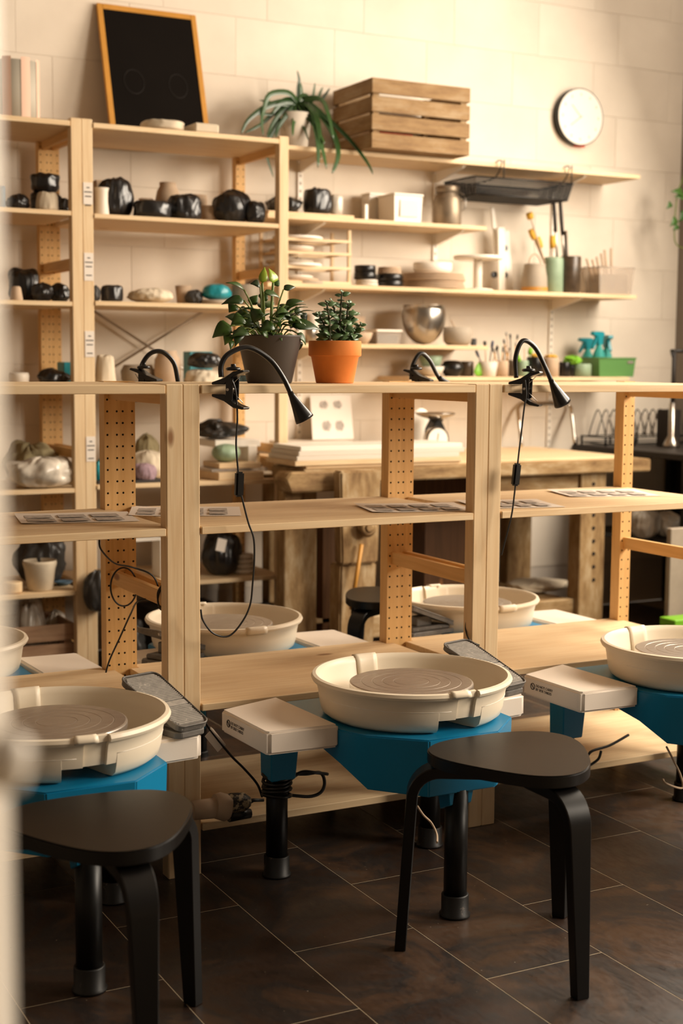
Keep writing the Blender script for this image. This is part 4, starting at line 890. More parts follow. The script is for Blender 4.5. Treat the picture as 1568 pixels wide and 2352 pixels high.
# shelf 3: tiered rack with bats
x0, x1 = 1.44, at(806, 590, Y=2.56).x; t = thing('tiered_rack', 'small tiered wooden rack loaded with round bats, beside the tall rack', 'rack', (x0, 2.56, z3+.001)); hr = at(800, 529, Y=2.56).z-z3
for yy_ in (0, .17):
    for xx_ in (0, x1-x0-.014): MB().box(xx_, xx_+.014, yy_, yy_+.014, 0, hr).obj('upright', 'pine_z', t, bevel=.001)
tiers = [at(700, v, Y=2.56).z-z3 for v in (548, 578, 611, 645)]
for i, zz_ in enumerate(tiers):
    for yy_ in (-.0065, .18): MB().box(0, x1-x0, yy_, yy_+.006, zz_-.012, zz_).obj('tier_bar', 'pine_x', t)
    for xx_ in (.02, x1-x0-.03): MB().box(xx_, xx_+.012, 0, .175, zz_-.009, zz_-.001).obj('cross_bar', 'pine_y', t)
for i, (zz_, cx, r, m, lb) in enumerate([(tiers[0], .13, .115, 'dial', 'white round bat on the top tier of the small rack'), (tiers[1], .10, .10, 'clay', 'round wooden bat on the second tier, small rack'), (tiers[1]+.013, .12, .085, 'potwhite', 'pale bat stacked on the second tier wooden bat'), (tiers[2], .12, .12, 'dial', 'wide white bat on the third tier, small rack'), (tiers[2]+.013, .09, .11, 'clay_grey', 'grey bat stacked on the wide third tier bat'), (tiers[3], .12, .105, 'clay', 'brown round bat on the lowest tier'), (tiers[3]+.013, .11, .09, 'potwhite', 'pale bat stacked on the lowest tier bat'), (.001, .16, .11, 'clay_grey', 'grey bat on the shelf under the small rack')]):
    if zz_ > .01: zz_ += .001
    tag(MB().lathe([(0,0),(r-.002,0),(r,.002),(r,.010),(r-.002,.012),(0,.012)], 36).obj('throwing_bat', m, loc=(x0+cx+.02, 2.65, z3+zz_+.001)), lb, 'bat', 'round bats on the small rack')
def disc_stack(name, labels, cat, u0, u1, vt, Y, z, n, mat, group, gap=.001, prof='plate'):
    x, w, h = dims(u0, u1, vt, Y, z); r = w/2; hh = h/n
    for k in range(n):
        rr = r*(1-.03*((k*37) % 3)); a = hh-gap
        P = [(0,0),(rr*.9,0),(rr,a*.35),(rr,a),(rr-.004,a),(0,a*.9)] if prof == 'plate' else [(0,0),(rr-.002,0),(rr,.002),(rr,a-.002),(rr-.002,a),(0,a)]
        tag(MB().lathe(P, 32).obj(name, mat, loc=(x, Y, z+.001+k*hh)), labels(k, n), cat, group)
ordn = lambda k, n: ['lowest', 'second from below', 'third from below', 'fourth from below', 'fifth from below', 'sixth from below', 'seventh'][k] if k < n-1 else 'topmost'
disc_stack('plaster_disc', lambda k, n: '%s cream disc under the first black tin pair' % ordn(k, n), 'disc', 817, 866, 643, 2.58, z3, 2, 'potwhite', 'cream discs on the long wall shelf')
zb2 = at(840, 643, Y=2.58).z+.001
disc_stack('black_tin', lambda k, n: '%s round black tin on the cream discs beside the small rack' % ordn(k, n), 'tin', 814, 862, 610, 2.58, zb2, 2, 'black_plastic', 'black tins on the cream discs', prof='tin')
disc_stack('black_tin', lambda k, n: '%s black tin of the pair left of the plate stack' % ordn(k, n), 'tin', 864, 924, 631, 2.60, z3, 2, 'black_plastic', 'black tins left of the plates', prof='tin')
disc_stack('cream_plate', lambda k, n: '%s small cream plate on the wider black tins' % ordn(k, n), 'plate', 868, 920, 614, 2.60, at(894, 631, Y=2.60).z+.001, 3, 'clay', 'small plates on the black tins')
disc_stack('cream_plate', lambda k, n: '%s plate of the wide cream stack on the long wall shelf' % ordn(k, n), 'plate', 928, 1062, 629, 2.64, z3, 6, 'clay', 'wide cream plates on the long wall shelf')
disc_stack('turntable', lambda k, n: 'flat white turntable lying on the wide plate stack', 'turntable', 952, 1034, 604, 2.64, at(995, 629, Y=2.64).z+.001, 1, 'white', None)
t = thing('banding_wheel', 'white banding wheel on a slim stem beside the clear plastic stand', 'banding wheel'); x, w, h = dims(1046, 1148, 588, 2.60, z3); t.location = (x, 2.60, z3+.001); r = w/2
MB().lathe([(0,h-.018),(r-.003,h-.018),(r,h-.014),(r,h-.002),(0,h)], 40).obj('disc', 'white', t)
MB().cyl((0,0,.012), (0,0,h-.0185), .021, n=20).obj('stem', 'white', t); MB().lathe([(0,0),(r*.62,0),(r*.62,.006),(.02,.012),(0,.012)], 32).obj('foot', 'white', t)
# clear plastic stand with black knobs
t = thing('plastic_stand', 'folded white plastic stand with round black knobs on the long wall shelf', 'stand', (at(1150, 668, Y=2.70).x, 2.70, z3+.001)); L = Vector(t.location)
def pbar(a, b, w_, mat, name, y=2.70, th=.006):
    A, B = at(*a, Y=y)-L, at(*b, Y=y)-L; A.z = max(A.z, .004); d = (B-A)/2; s = Vector((-d.z, 0, d.x)).normalized()*w_; return MB().obox((A+B)/2, s, (0, th, 0), d).obj(name, mat, t, bevel=.003)
pbar((1152, 667), (1150, 522), .021, 'white', 'arm'); pbar((1170, 667), (1160, 530), .020, 'white', 'arm', 2.715)
pbar((1142, 600), (1130, 476), .011, 'white', 'blade', 2.73)
for (u, v, y) in ((1160, 570, 2.695), (1160, 632, 2.695), (1136, 631, 2.715)):
    p = at(u, v, Y=y)-L; MB().tube([p, p+Vector((0, .012, 0))], .016, 18).obj('knob', 'black_plastic', t)
# ceramics with tools
def multi(name, label, cat, u0, u1, v, Y, z, prof, mat, sticks=(), extra=None, group=None):
    x, w, h = dims(u0, u1, v, Y, z); t = thing(name, label, cat, (x, Y, z+.001), group); R_ = w/2; th = min(.004, R_*.12)
    P = [(0, 0)]+[(r*R_, zz*h) for r, zz in prof]+[(max(.001, r*R_-th), max(zz*h, th)) for r, zz in reversed(prof)]+[(0, th)]
    MB().lathe(P, 28).obj('vessel', mat, t); return t
def stickset(vessel, items, Y):
    L = Vector(vessel.location)
    for nm, label, cat, a, b, r, m, tip in items:
        A, B = at(*a, Y=Y), at(*b, Y=Y); A.z = max(A.z, L.z+.02); B = B+Vector((0, random.uniform(-.02, .02) if tip else 0, 0)); o = MB().tube([(0, 0, 0), B-A], r, 8).obj(nm, m, loc=A)
        tag(o, label, cat)
        if tip:
            tm, tr, tl = tip; d = (B-A).normalized(); MB().tube([(B-A)-d*tl, (B-A)-d*tl*.5, (B-A)+d*.002], [tr*.8, tr, tr*.85], 12).obj('head', tm, o)
c1 = multi('ceramic_jug', 'speckled stoneware jug with loop handle and bare clay foot', 'jug', 1201, 1254, 607, 2.58, z3, [(.95, 0), (1, .04), (.96, .5), (.80, .95), (.80, 1)], 'clay_grey')
x, w, h = dims(1201, 1254, 607, 2.58, z3); MB().lathe([(w/2*.96, .0), (w/2*1.005, .008), (w/2*.995, .024)], 28).obj('bare_foot', 'oak', c1)
MB().tube(crv([(-w*.26, 0, h*.97), (-w*.22, 0, h*1.2), (0, 0, h*1.36), (w*.22, 0, h*1.2), (w*.3, 0, h*.97)], 6), .004, 8).obj('loop_handle', 'clay', c1)
c2 = multi('green_vase', 'tall sage green cylinder vase holding sponge sticks', 'vase', 1251, 1291, 592, 2.60, z3, [(.9, 0), (1, .03), (.98, .9), (.93, 1)], 'sage')
stickset(c2, [('sponge_stick', 'stick with round yellow sponge at the tip, highest in the sage vase', 'tool', (1262, 640), (1212, 490), .0035, 'clay', ('yellow', .018, .03)),
  ('sponge_stick', 'stick with long yellow sponge leaning left in the sage vase', 'tool', (1265, 640), (1220, 528), .004, 'clay', ('yellow', .015, .05)),
  ('sponge_stick', 'stick with yellow sponge leaning at the middle of the sage vase', 'tool', (1265, 645), (1238, 545), .004, 'clay', ('yellow', .018, .055)),
  ('sponge_stick', 'upright stick with thick yellow sponge in the sage vase', 'tool', (1268, 650), (1268, 542), .004, 'clay', ('yellow', .016, .06)),
  ('steel_ruler', 'long steel rule with brown grip standing in the sage vase', 'tool', (1282, 650), (1276, 458), .006, 'steel', ('dark_cab', .010, .16))], 2.60)
c3 = multi('brown_vase', 'dark glossy brown cylinder vase with a long knife handle', 'vase', 1289, 1331, 590, 2.58, z3, [(.92, 0), (1, .03), (1, .97), (.96, 1)], 'brownglaze')
stickset(c3, [('long_knife', 'long knife with dark handle standing in the brown vase', 'tool', (1299, 650), (1291, 460), .007, 'steel', ('dark_cab', .010, .17)), ('wooden_tool', 'brown wooden modelling stick in the brown vase', 'tool', (1304, 640), (1298, 530), .008, 'brownglaze', None)], 2.58)
lump('white_bottle', 'leaning white plastic bottle between brown vase and clear box', 'bottle', 1330, 1362, 612, 2.66, z3, 'potwhite', seed=66, power=4, rough=.04, taper=.4)
pb = plastic_box('translucent tub of wooden tools at the right end of the long wall shelf', 1352, 1437, 617, 2.59, z3, .15, 'clear', lid=False, content='clay_grey', flare=.1)
stickset(pb, [('wooden_tool', 'flat wooden tool, %s in the translucent tub' % lb, 'tool', (u0, 650), (u1, v), .0065, 'clay', None) for u0, u1, v, lb in ((1362, 1347, 594, 'leftmost'), (1372, 1360, 596, 'second from left'), (1380, 1370, 590, 'third from left'), (1390, 1380, 582, 'fourth from left'), (1396, 1388, 574, 'second from right'), (1404, 1403, 570, 'rightmost'))], 2.60)
# shelf 4
pot('jar', 'pale jar behind the philodendron, on the bowl shelf', 'jar', 702, 733, 722, YW, z4, JAR, 'potwhite')
pot('jar', 'small steel jar behind the gap between the two potted plants', 'jar', 700, 728, 752, 2.56, z4, JAR, 'steel')
rbox('clay_block', 'small upright clay tile behind the jade plant', 'block', 806, 836, 728, 2.7, z4, .03, 'clay')
pot('clay_bowl', 'small beige bowl right behind the jade plant', 'bowl', 800, 854, 764, 2.58, z4, BOWL, 'clay')
plastic_box('small clear box with blue sponges left of the steel bowls', 852, 911, 758, 2.62, z4, .1, 'clear', content='bluebox')
def steelbowl(label, u0, u1, v, Y, z, tilt=0, sc=1):
    x, w, h = dims(u0, u1, v, Y, z); r = w/2; P = []
    am = math.radians(112); 
    for k in range(13):
        a = am*k/12; P.append((max(.0, r*math.sin(a)), h*(1-math.cos(a))/(1-math.cos(am))))
    P = [(0, 0)]+[(rr, zz) for rr, zz in P if rr > r*.3]; rt = P[-1][0]; P += [(rt+.005, h+.001), (rt+.004, h+.003)]+[(rr-.003, zz+.002) for rr, zz in reversed(P) if rr > r*.3]+[(0, .003)]
    o = MB().lathe(P, 40).obj('mixing_bowl', 'steel', loc=(x, Y, z+.001)); o.rotation_euler = (0, tilt, 0); return tag(o, label, 'bowl', 'steel mixing bowls')
steelbowl('large deep steel mixing bowl on the short lower wall shelf', 927, 1019, 703, 2.60, z4)
o = steelbowl('second steel bowl nested askew in the large mixing bowl', 958, 1026, 726, 2.62, z4+.085); o.location.z = at(990, 760, Y=2.6).z; o.rotation_euler = (0, -.25, 0); o.location.x -= .01
pot('grey_bowl', 'grey stoneware bowl with a lid and wooden spoon beside the steel bowls', 'bowl', 1020, 1081, 752, 2.58, z4, [(.7, 0), (.95, .2), (1, .6), (.94, 1)], 'clay_grey')
a = at(1044, 752, Y=2.58); tag(MB().tube([a, at(1036, 735, Y=2.58)], .004, 6).obj('wooden_spoon', 'clay'), 'short wooden spoon handle in the grey stoneware bowl', 'spoon')
rbox('small_tool', 'small dark metal tool standing at the end of the bowl shelf', 'tool', 1083, 1092, 778, 2.56, z4, .02, 'mesh_black', bev=.001)
# shelf 5
YV = 2.60
pot('bowl', 'cream bowl behind the rear lamp, lowest wall shelf', 'bowl', 960, 1018, 842, YV, z5, BOWL, 'potwhite')
pot('bowl', 'sage green bowl stacked on the cream bowl', 'bowl', 964, 1014, 818, YV, z5+.032, BOWL, 'sage')
o = pot('teapot_bowl', 'squat black lidded pot on the lowest wall shelf', 'pot', 1014, 1062, 828, YV, z5, [(.6, 0), (1, .4), (1, .6), (.7, .95), (.3, 1)], 'black_plastic', inner=False)
pot('clay_cup', 'greenish glazed cup beside the squat black pot', 'cup', 1056, 1086, 830, YV+.03, z5, JAR, 'brownglaze')
lump('lime_sponge', 'lime green sponge pad leaning beside the white cup', 'sponge', 1084, 1116, 834, YV-.02, z5, 'lime', seed=70, power=2, rough=.05, depth=.3, taper=.6)
cups = [(1100, 1141, 831, 'potwhite', 'white flared cup with dark handled tools'), (1139, 1166, 829, 'clay', 'narrow beige clay cup of brushes'), (1164, 1186, 828, 'brownglaze', 'brown cup of brushes behind the right lamp base'), (1187, 1212, 828, 'sage', 'sage green cup inside the arch of the right lamp'),
        (1211, 1246, 820, 'black_plastic', 'black cup with yellow sponge beside the lamp arch'), (1248, 1281, 822, 'clay', 'beige cup with a yellow sponge right of the lamp'), (1283, 1309, 832, 'black_plastic', 'low black cup with lime tools'), (1307, 1318, 838, 'black_plastic', 'black cup beside the grey green cup'), (1316, 1354, 836, 'sage', 'grey green cup left of the green basket')]
CUPO = []
for u0, u1, v, m, lb in cups: CUPO.append(multi('tool_cup', lb, 'cup', u0, u1, v, YV-.02, z5, CUP if m == 'potwhite' else JAR, m, group='tool cups on the lowest wall shelf'))
def brushes(c, u0, u1, vb, vt, n, mats, tips, lab):
    for k in range(n):
        s = k/max(1, n-1); a = (u0+(u1-u0)*(.3+.4*s), vb); b = (u0+(u1-u0)*(s*1.6-.3), vt+random.uniform(-12, 18))
        stickset(c, [(lab[0], '%s, %s of its cup' % (lab[1], ['at the left', 'left of centre', 'at the centre', 'right of centre', 'at the right', 'far right', 'rightmost'][min(6, int(s*5)) if n > 1 else 2]), lab[2], a, b, .0028, mats[k % len(mats)], tips[k % len(tips)])], YV-.02)
brushes(CUPO[0], 1102, 1136, 850, 790, 4, ['mesh_black', 'clay'], [('navy', .007, .03), ('mesh_black', .008, .02)], ('clay_tool', 'dark clay tool in the white flared cup', 'tool'))
brushes(CUPO[1], 1138, 1164, 850, 785, 5, ['oak', 'dark_cab'], [('dark_cab', .005, .025), None], ('paint_brush', 'thin brush in the narrow beige cup', 'brush'))
brushes(CUPO[2], 1163, 1186, 850, 770, 5, ['oak', 'clay', 'dark_cab'], [('dark_cab', .005, .02), ('steel', .006, .015)], ('paint_brush', 'thin brush in the brown cup behind the lamp', 'brush'))
brushes(CUPO[3], 1192, 1216, 850, 808, 3, ['lime', 'clay'], [('lime', .012, .03), None], ('green_spatula', 'tool in the sage cup under the lamp arch', 'tool'))
lump('yellow_sponge', 'yellow sponge on top of the black cup by the lamp', 'sponge', 1220, 1240, 812, YV-.02, at(1230, 822, Y=YV-.02).z, 'yellow', seed=71)
lump('yellow_sponge', 'yellow sponge filling the beige cup right of the lamp', 'sponge', 1252, 1278, 815, YV-.02, at(1265, 824, Y=YV-.02).z, 'yellow', seed=72)
lump('lime_sponge', 'lime green scraper bundle over the low black cup', 'sponge', 1300, 1332, 819, YV-.02, at(1310, 838, Y=YV-.02).z, 'lime', seed=73, rough=.3)
# green basket with spray bottles
x, w, h = dims(1352, 1441, 823, YV, z5); t = thing('green_basket', 'green plastic handled basket holding three teal spray bottles', 'basket', (x, YV, z5+.001)); d = .15; f = .92
b = MB(); P = [(-w/2*f,-d/2*f,0),(w/2*f,-d/2*f,0),(w/2*f,d/2*f,0),(-w/2*f,d/2*f,0),(-w/2,-d/2,h),(w/2,-d/2,h),(w/2,d/2,h),(-w/2,d/2,h)]
b.add(P, [(3,2,1,0),(0,1,5,4),(1,2,6,5),(2,3,7,6),(3,0,4,7)]); o = b.obj('basket', 'green', t); md = o.modifiers.new('s', 'SOLIDIFY'); md.thickness = .003
MB().tube([(-w/2,-d/2,h),(w/2,-d/2,h),(w/2,d/2,h),(-w/2,d/2,h),(-w/2,-d/2,h)], .004, 6).obj('rim', 'green', t)
MB().box(w*.27, w*.43, -d/2-.002, -d/2+.004, h*.72, h*.86).obj('handle_hole', 'wall_plain', t)
def spray(label, u, vt, y, flip=1):
    a = at(u, vt, Y=y); H_ = a.z-z5-.006; t = thing('spray_bottle', label, 'spray bottle', (a.x, y, z5+.005), 'teal spray bottles in the green basket'); r = .033; tm = 'teal'
    MB().lathe([(0,0),(r,0),(r,H_*.38),(r*.85,H_*.52),(r*.42,H_*.66),(r*.42,H_*.72),(0,H_*.72)], 24).obj('bottle', M['teal_clear'], t)
    MB().prism([(-.018,H_*.70),(.018,H_*.70),(.020,H_*.86),(.034,H_*.95),(.016,H_),(-.052,H_),(-.060,H_*.93),(-.024,H_*.88)], -.013, .013, axis='y').obj('spray_head', tm, t, bevel=.002)
    MB().prism([(-.030,H_*.88),(-.020,H_*.88),(-.036,H_*.68),(-.052,H_*.60),(-.056,H_*.64)], -.007, .007, axis='y').obj('trigger', tm, t); t.rotation_euler = (0, 0, flip); return t
m_, t_, b_ = nt('teal_clear'); b_.inputs['Base Color'].default_value = srgb('4ab4ac'); b_.inputs['Roughness'].default_value = .3; b_.inputs['Transmission Weight'].default_value = .4; b_.inputs['IOR'].default_value = 1.2; M['teal_clear'] = m_
spray('leftmost teal spray bottle, trigger turned left, behind the green basket', 1346+4, 776, YV+.105, 0); spray('tallest teal spray bottle in the middle of the green basket', 1376, 761, YV-.01, .25); spray('teal spray bottle at the right side of the basket, seen edge on', 1393, 770, YV+.03, 1.3)
# ================= WORKBENCH =================
M['brown_panel_m'] = wood('brown_panel', '5a3c22', '40280f', 'z')
t = thing('workbench', 'massive worn wooden workbench standing before the block wall', 'workbench', (1.27, 1.92, 0)); L = Vector(t.location)
WBT = 2.72-1.92
MB().prism([(0,0),(1.8,0),(1.8,WBT),(.115,WBT),(.115,.315),(0,.315)], .800, .858).obj('top_beam', 'old_x', t, bevel=.006, segs=2)
MB().prism([(.02,.02),(1.7,.02),(1.7,WBT),(.118,WBT),(.118,.312),(.02,.312)], .859, .872).obj('top_board', 'pine_x', t, bevel=.002)
a = MB(); a.prism([(-.06, .765), (.20, .765), (.235, .80), (.235, .85), (-.06, .85), (-.085, .82)], -.005, .12, axis='y'); a.obj('end_block', 'old_x', t, bevel=.008)
xa, xb = at(778, 1200, Y=1.86).x-L.x, at(866, 1200, Y=1.86).x-L.x
MB().add([(xa,-.07,.02),(xb-.02,-.07,.02),(xb-.02,.03,.02),(xa,.03,.02),(xa+.005,-.07,.468),(xb-.005,-.07,.468),(xb-.005,.03,.468),(xa+.005,.03,.468)], [(3,2,1,0),(4,5,6,7),(0,1,5,4),(1,2,6,5),(2,3,7,6),(3,0,4,7)]).obj('vise_leg', 'old_z', t, bevel=.008, segs=2)
MB().add([(xa,-.09,.47),(xb-.01,-.09,.47),(xb-.01,-.02,.47),(xa,-.02,.47),(xa-.01,-.09,.855),(xb+.002,-.09,.855),(xb+.002,-.02,.855),(xa-.01,-.02,.855)], [(3,2,1,0),(4,5,6,7),(0,1,5,4),(1,2,6,5),(2,3,7,6),(3,0,4,7)]).obj('vise_jaw', 'old_z', t, bevel=.008, segs=2)
kz = at(848, 1212, Y=1.78); MB().tube([(kz.x-L.x, -.14, kz.z), (kz.x-L.x, -.125, kz.z), (kz.x-L.x, -.12, kz.z), (kz.x-L.x, -.02, kz.z)], [.028, .042, .036, .026], 24).obj('vise_screw', 'old_x', t)
MB().tube([(kz.x-L.x, -.142, kz.z), (kz.x-L.x, -.148, kz.z)], [.02, .014], 16).obj('screw_boss', 'old_x', t)
rd = at(830, 1250, Y=1.80); re = at(806, 1400, Y=1.80); MB().tube([rd-L, re-L], .009, 8).obj('vise_handle', 'oak', t)
MB().box(xa-.17, xa-.02, .10, .18, 0, .80).obj('leg', 'old_z', t, bevel=.004); MB().box(xa+.0, xa+.08, .62, .70, 0, .80).obj('leg', 'old_z', t, bevel=.004)
ra, rb_ = at(1333, 1300, Y=1.95).x-L.x, at(1390, 1300, Y=1.95).x-L.x
lg = MB().box(ra, rb_, .04, .13, 0, .80).obj('leg', 'old_z', t, bevel=.004); MB().box(ra, rb_, .62, .70, 0, .80).obj('leg', 'old_z', t, bevel=.004)
for v in (1112, 1183, 1213, 1243, 1272, 1302, 1332): p = at(1363, v, Y=1.958)-L; MB().tube([p+Vector((0,-.0005,0)), p+Vector((0,.004,0))], .009, 12).obj('peg_hole', 'hole', lg)
MB().box(xb+.55, ra, .06, .11, .705, .797).obj('apron', 'old_x', t, bevel=.003); MB().box(xa+.1, ra, .07, .12, .12, .215).obj('stretcher', 'old_x', t, bevel=.004)
MB().box(xa, ra, .14, .68, .19, .208).obj('low_shelf', 'old_x', t)
MB().box(.85, 1.25, .45, .66, .21, .78).obj('drawer_box', 'brown_panel_m', t)
MB().box(.16, .29, .14, .27, 0, .62).obj('side_panel', 'brown_panel_m', t)
lump('plaster_bag', 'dusty plaster bag lying on the low shelf of the workbench', 'bag', 1165, 1300, 1332, 2.28, .2095, 'cloth', seed=81, rough=.12, power=3, depth=.7)
# pale boards stacked on bench
zz = .8725
for k in range(4):
    o = MB().box(0, .80-.02*(k % 2), 0, .285-.006*k, 0, .019).obj('plaster_board', ['pine_x', 'potwhite', 'potwhite', 'white'][k], loc=(1.235+.012*k, 1.93+.008*k, zz), bevel=.002); zz += .0195
    tag(o, ['lowest board of the pale stack on the workbench', 'second board from below, pale stack on the workbench', 'third board from below in the pale workbench stack', 'topmost white board of the workbench stack'][k], 'board', 'pale boards stacked on the workbench')
tx = at(588, 1040, Y=2.5).x
tag(MB().box(tx+.03, 1.28, 2.5, 2.62, z5R+.001, .835).obj('dark_gap_block', 'brown_panel_m'), 'added dark brown block standing in for the shaded gap under the weathered plank', 'box')  # added block, its dark colour stands for the shaded gap below the plank
tag(MB().box(tx, 1.285, 2.46, 2.62, .836, .892).obj('dark_plank', 'old_x', bevel=.003), 'dark weathered plank end left of the pale board stack', 'plank')
# picture sheet leaning
A, B, Cc, D = at(718, 1010, Y=2.66), at(812, 1008, Y=2.66), at(803, 906, Y=2.78), at(712, 908, Y=2.78)
t = thing('picture_sheet', 'white sheet with four grey drawings leaning on the wall above the pale boards', 'picture', A)
ex = (B-A); ez = (D-A)
n_ = ex.cross(ez).normalized(); 
MB().add([Vector((0,0,0)), ex, ex+ez, ez, n_*-.003, ex-n_*.003, ex+ez-n_*.003, ez-n_*.003], [(0,1,2,3),(7,6,5,4),(0,4,5,1),(1,5,6,2),(2,6,7,3),(3,7,4,0)]).obj('sheet', 'paper', t)
for i, (cx, cz_) in enumerate(((.32, .78), (.66, .78), (.36, .30), (.68, .30))):
    b = MB(); 
    for k in range(6):
        s_ = (k-2.5)*.035; hh = [.13, .2, .17, .21, .2, .11][k]*(1 if i > 1 else .8)
        b.obox(ex*(cx+s_)+ez*cz_+n_*.0012, ex*.014, n_*.0006, ez*hh*.55)
    b.obj('drawing', 'ink', t)
zs_ = at(760, 1010, Y=2.66).z
tag(MB().box(1.50, 1.84, 2.56, 2.76, .8725, zs_-.002).obj('support_box', 'potwhite', bevel=.003), 'pale block behind the board stack carrying the picture sheet', 'box')
# kitchen scale
t = thing('kitchen_scale', 'old dial kitchen scale with black body and metal pan on the workbench', 'scale'); c = at(1002, 1040, Y=2.35); t.location = (c.x, 2.35, .873); L = Vector(t.location)
dc = at(1005, 1010, Y=2.30)-L; 
MB().prism([(-.07,-.06),(.07,-.06),(.07,.07),(-.07,.07)], 0, .014).obj('base', 'black_plastic', t, bevel=.004)
MB().prism([(-.055,.012),(.055,.012),(.035,dc.z+.05),(.012,dc.z+.09),(-.012,dc.z+.09),(-.035,dc.z+.05)], -.02, .05, axis='y').obj('housing', 'black_plastic', t, bevel=.004)
b = MB(); b.tube([(dc.x, -.050, dc.z), (dc.x, -.02, dc.z)], .060, 36); b.obj('dial_ring', 'chrome', t)
MB().tube([(dc.x, -.052, dc.z), (dc.x, -.0505, dc.z)], .052, 36).obj('dial_face', 'dial', t)
MB().obox((dc.x-.002, -.053, dc.z+.004), (.0022, 0, 0), (0, .0006, 0), (.004, 0, .026)).obj('needle', 'redpaper', t)
pz = at(985, 955, Y=2.35).z-.873; MB().lathe([(0,pz-.02),(.03,pz-.018),(.085,pz+.002),(.095,pz+.012),(.092,pz+.014),(0,pz-.016)], 32, c=(-.01, 0)).obj('pan', 'steel', t)
for s in (-1, 1): MB().cyl((s*.022, 0, dc.z+.08), (s*.03, 0, pz-.018), .005, n=8).obj('pan_support', 'black_plastic', t)
lump('domed_cover', 'large white domed cover propped behind the kitchen scale', 'cover', 938, 996, 938, 2.50, .873, 'white', seed=84, power=2, rough=.01, depth=.25)
# chrome frame leaning on wall
t = thing('metal_frame', 'square chrome tube frame leaning on the wall behind the workbench', 'frame', at(1195, 1035, Y=2.60)); L = Vector(t.location)
P_ = [at(1197, 1024, Y=2.60), at(1188, 940, Y=2.76), at(1196, 927, Y=2.775), at(1302, 925, Y=2.775), at(1310, 936, Y=2.765), at(1320, 1020, Y=2.60)]
MB().tube([p-L for p in P_], .010, 10).obj('tube', 'chrome', t)
# ================= COUNTER AT RIGHT =================
t = thing('side_counter', 'black metal counter along the right wall with dark shelves beneath', 'counter', (3.27, 1.05, 0)); cw = XW-3.27-.003; cl_ = YB-1.05-.006
MB().box(0, cw, 0, cl_, .842, .872).obj('counter_top', 'dark_cab', t, bevel=.003)
for (x, y) in ((.02, .02), (.02, cl_-.06), (cw-.06, .02), (cw-.06, cl_-.06), (.02, cl_/2)): MB().box(x, x+.04, y, y+.04, 0, .8415).obj('leg', 'mesh_black', t)
MB().box(.0, cw, .065, cl_-.065, .42, .44).obj('low_shelf', 'mesh_black', t); MB().box(cw-.02, cw-.002, .0, cl_, .05, .83).obj('back_panel', 'dark_cab', t)
MB().box(.062, cw-.03, .75, .77, .02, .41).obj('divider', 'dark_cab', t)
lump('plastic_bag', 'pale plastic bag on the dark shelf below the black counter', 'bag', 1452, 1510, 1170, 2.2, .441, 'haze_bag', seed=86); lump('plastic_bag', 'second pale bag on the dark shelf, nearer the photo edge', 'bag', 1510, 1560, 1180, 2.2, .441, 'haze_bag', seed=87)
o = rbox('beige_panel', 'beige panel standing under the black counter at the right edge', 'panel', 1534, 1600, 1212, 1.6, .002, .03, 'clay_grey')
o = rbox('green_bin', 'bright green tub on the floor at the right edge', 'bin', 1530, 1600, 1418, 1.4, .002, .1, 'lime')
# dish rack
t = thing('dish_rack', 'black wire dish rack standing on the counter by the wall', 'dish rack', (3.33, 2.67, .873)); L = Vector(t.location); wr_ = 0.54
b = MB()
for y in (-.10, .10): b.tube([(-.02, y, .045), (wr_, y, .045)], .0035, 6); b.tube([(-.02, y, .012), (wr_, y, .012)], .0035, 6)
for x in (-.02, wr_): b.tube([(x, -.10, .012), (x, .10, .012)], .0035, 6); b.tube([(x, -.10, .045), (x, .10, .045)], .0035, 6)
b.obj('base_frame', 'mesh_black', t)
for x in (-.018, .17, .35, wr_-.002):
    for y in (-.1, .1): MB().cyl((x, y, 0), (x, y, .05), .006, n=8).obj('foot', 'mesh_black', t)
for k in range(11):
    x = .0+k*.052
    MB().tube(crv([(x-.008, -.09, .045), (x, -.05, .12), (x+.006, 0, .185), (x+.012, .05, .12), (x+.02, .09, .045)], 5), .0032, 6).obj('wire_loop', 'mesh_black', t)
    MB().tube(crv([(x-.012, -.095, .045), (x-.006, -.095, .12), (x+.004, -.09, .175), (x+.016, -.09, .12), (x+.022, -.09, .045)], 5), .0028, 6).obj('wire_loop', 'steel', t)
# clay extruder / T-handled tool near corner
t = thing('clay_extruder', 'wall clay extruder with T handle in the right corner above the counter', 'tool', (at(1545, 900, Y=2.38).x, 2.38, .873)); L = Vector(t.location)
ztp = at(1545, 806, Y=2.38).z-.873; zmd = at(1545, 925, Y=2.38).z-.873
MB().tube([(-.02, 0, ztp), (.12, 0, ztp)], .009, 10).obj('handle', 'mesh_black', t); MB().cyl((.0, 0, zmd), (.0, 0, ztp), .011, n=10).obj('rod', 'dark_cab', t)
MB().tube([(-.018, 0, ztp-.008), (0, 0, ztp-.05)], .006, 6).obj('brace', 'mesh_black', t)
MB().lathe([(0, .0), (.04, 0), (.045, .01), (.035, .03), (.018, .06), (.018, zmd+.0), (0, zmd)], 20).obj('barrel', 'steel', t)
MB().box(.02, .10, .05, .14, 0, .19).obj('dark_canister', 'dark_cab', t)
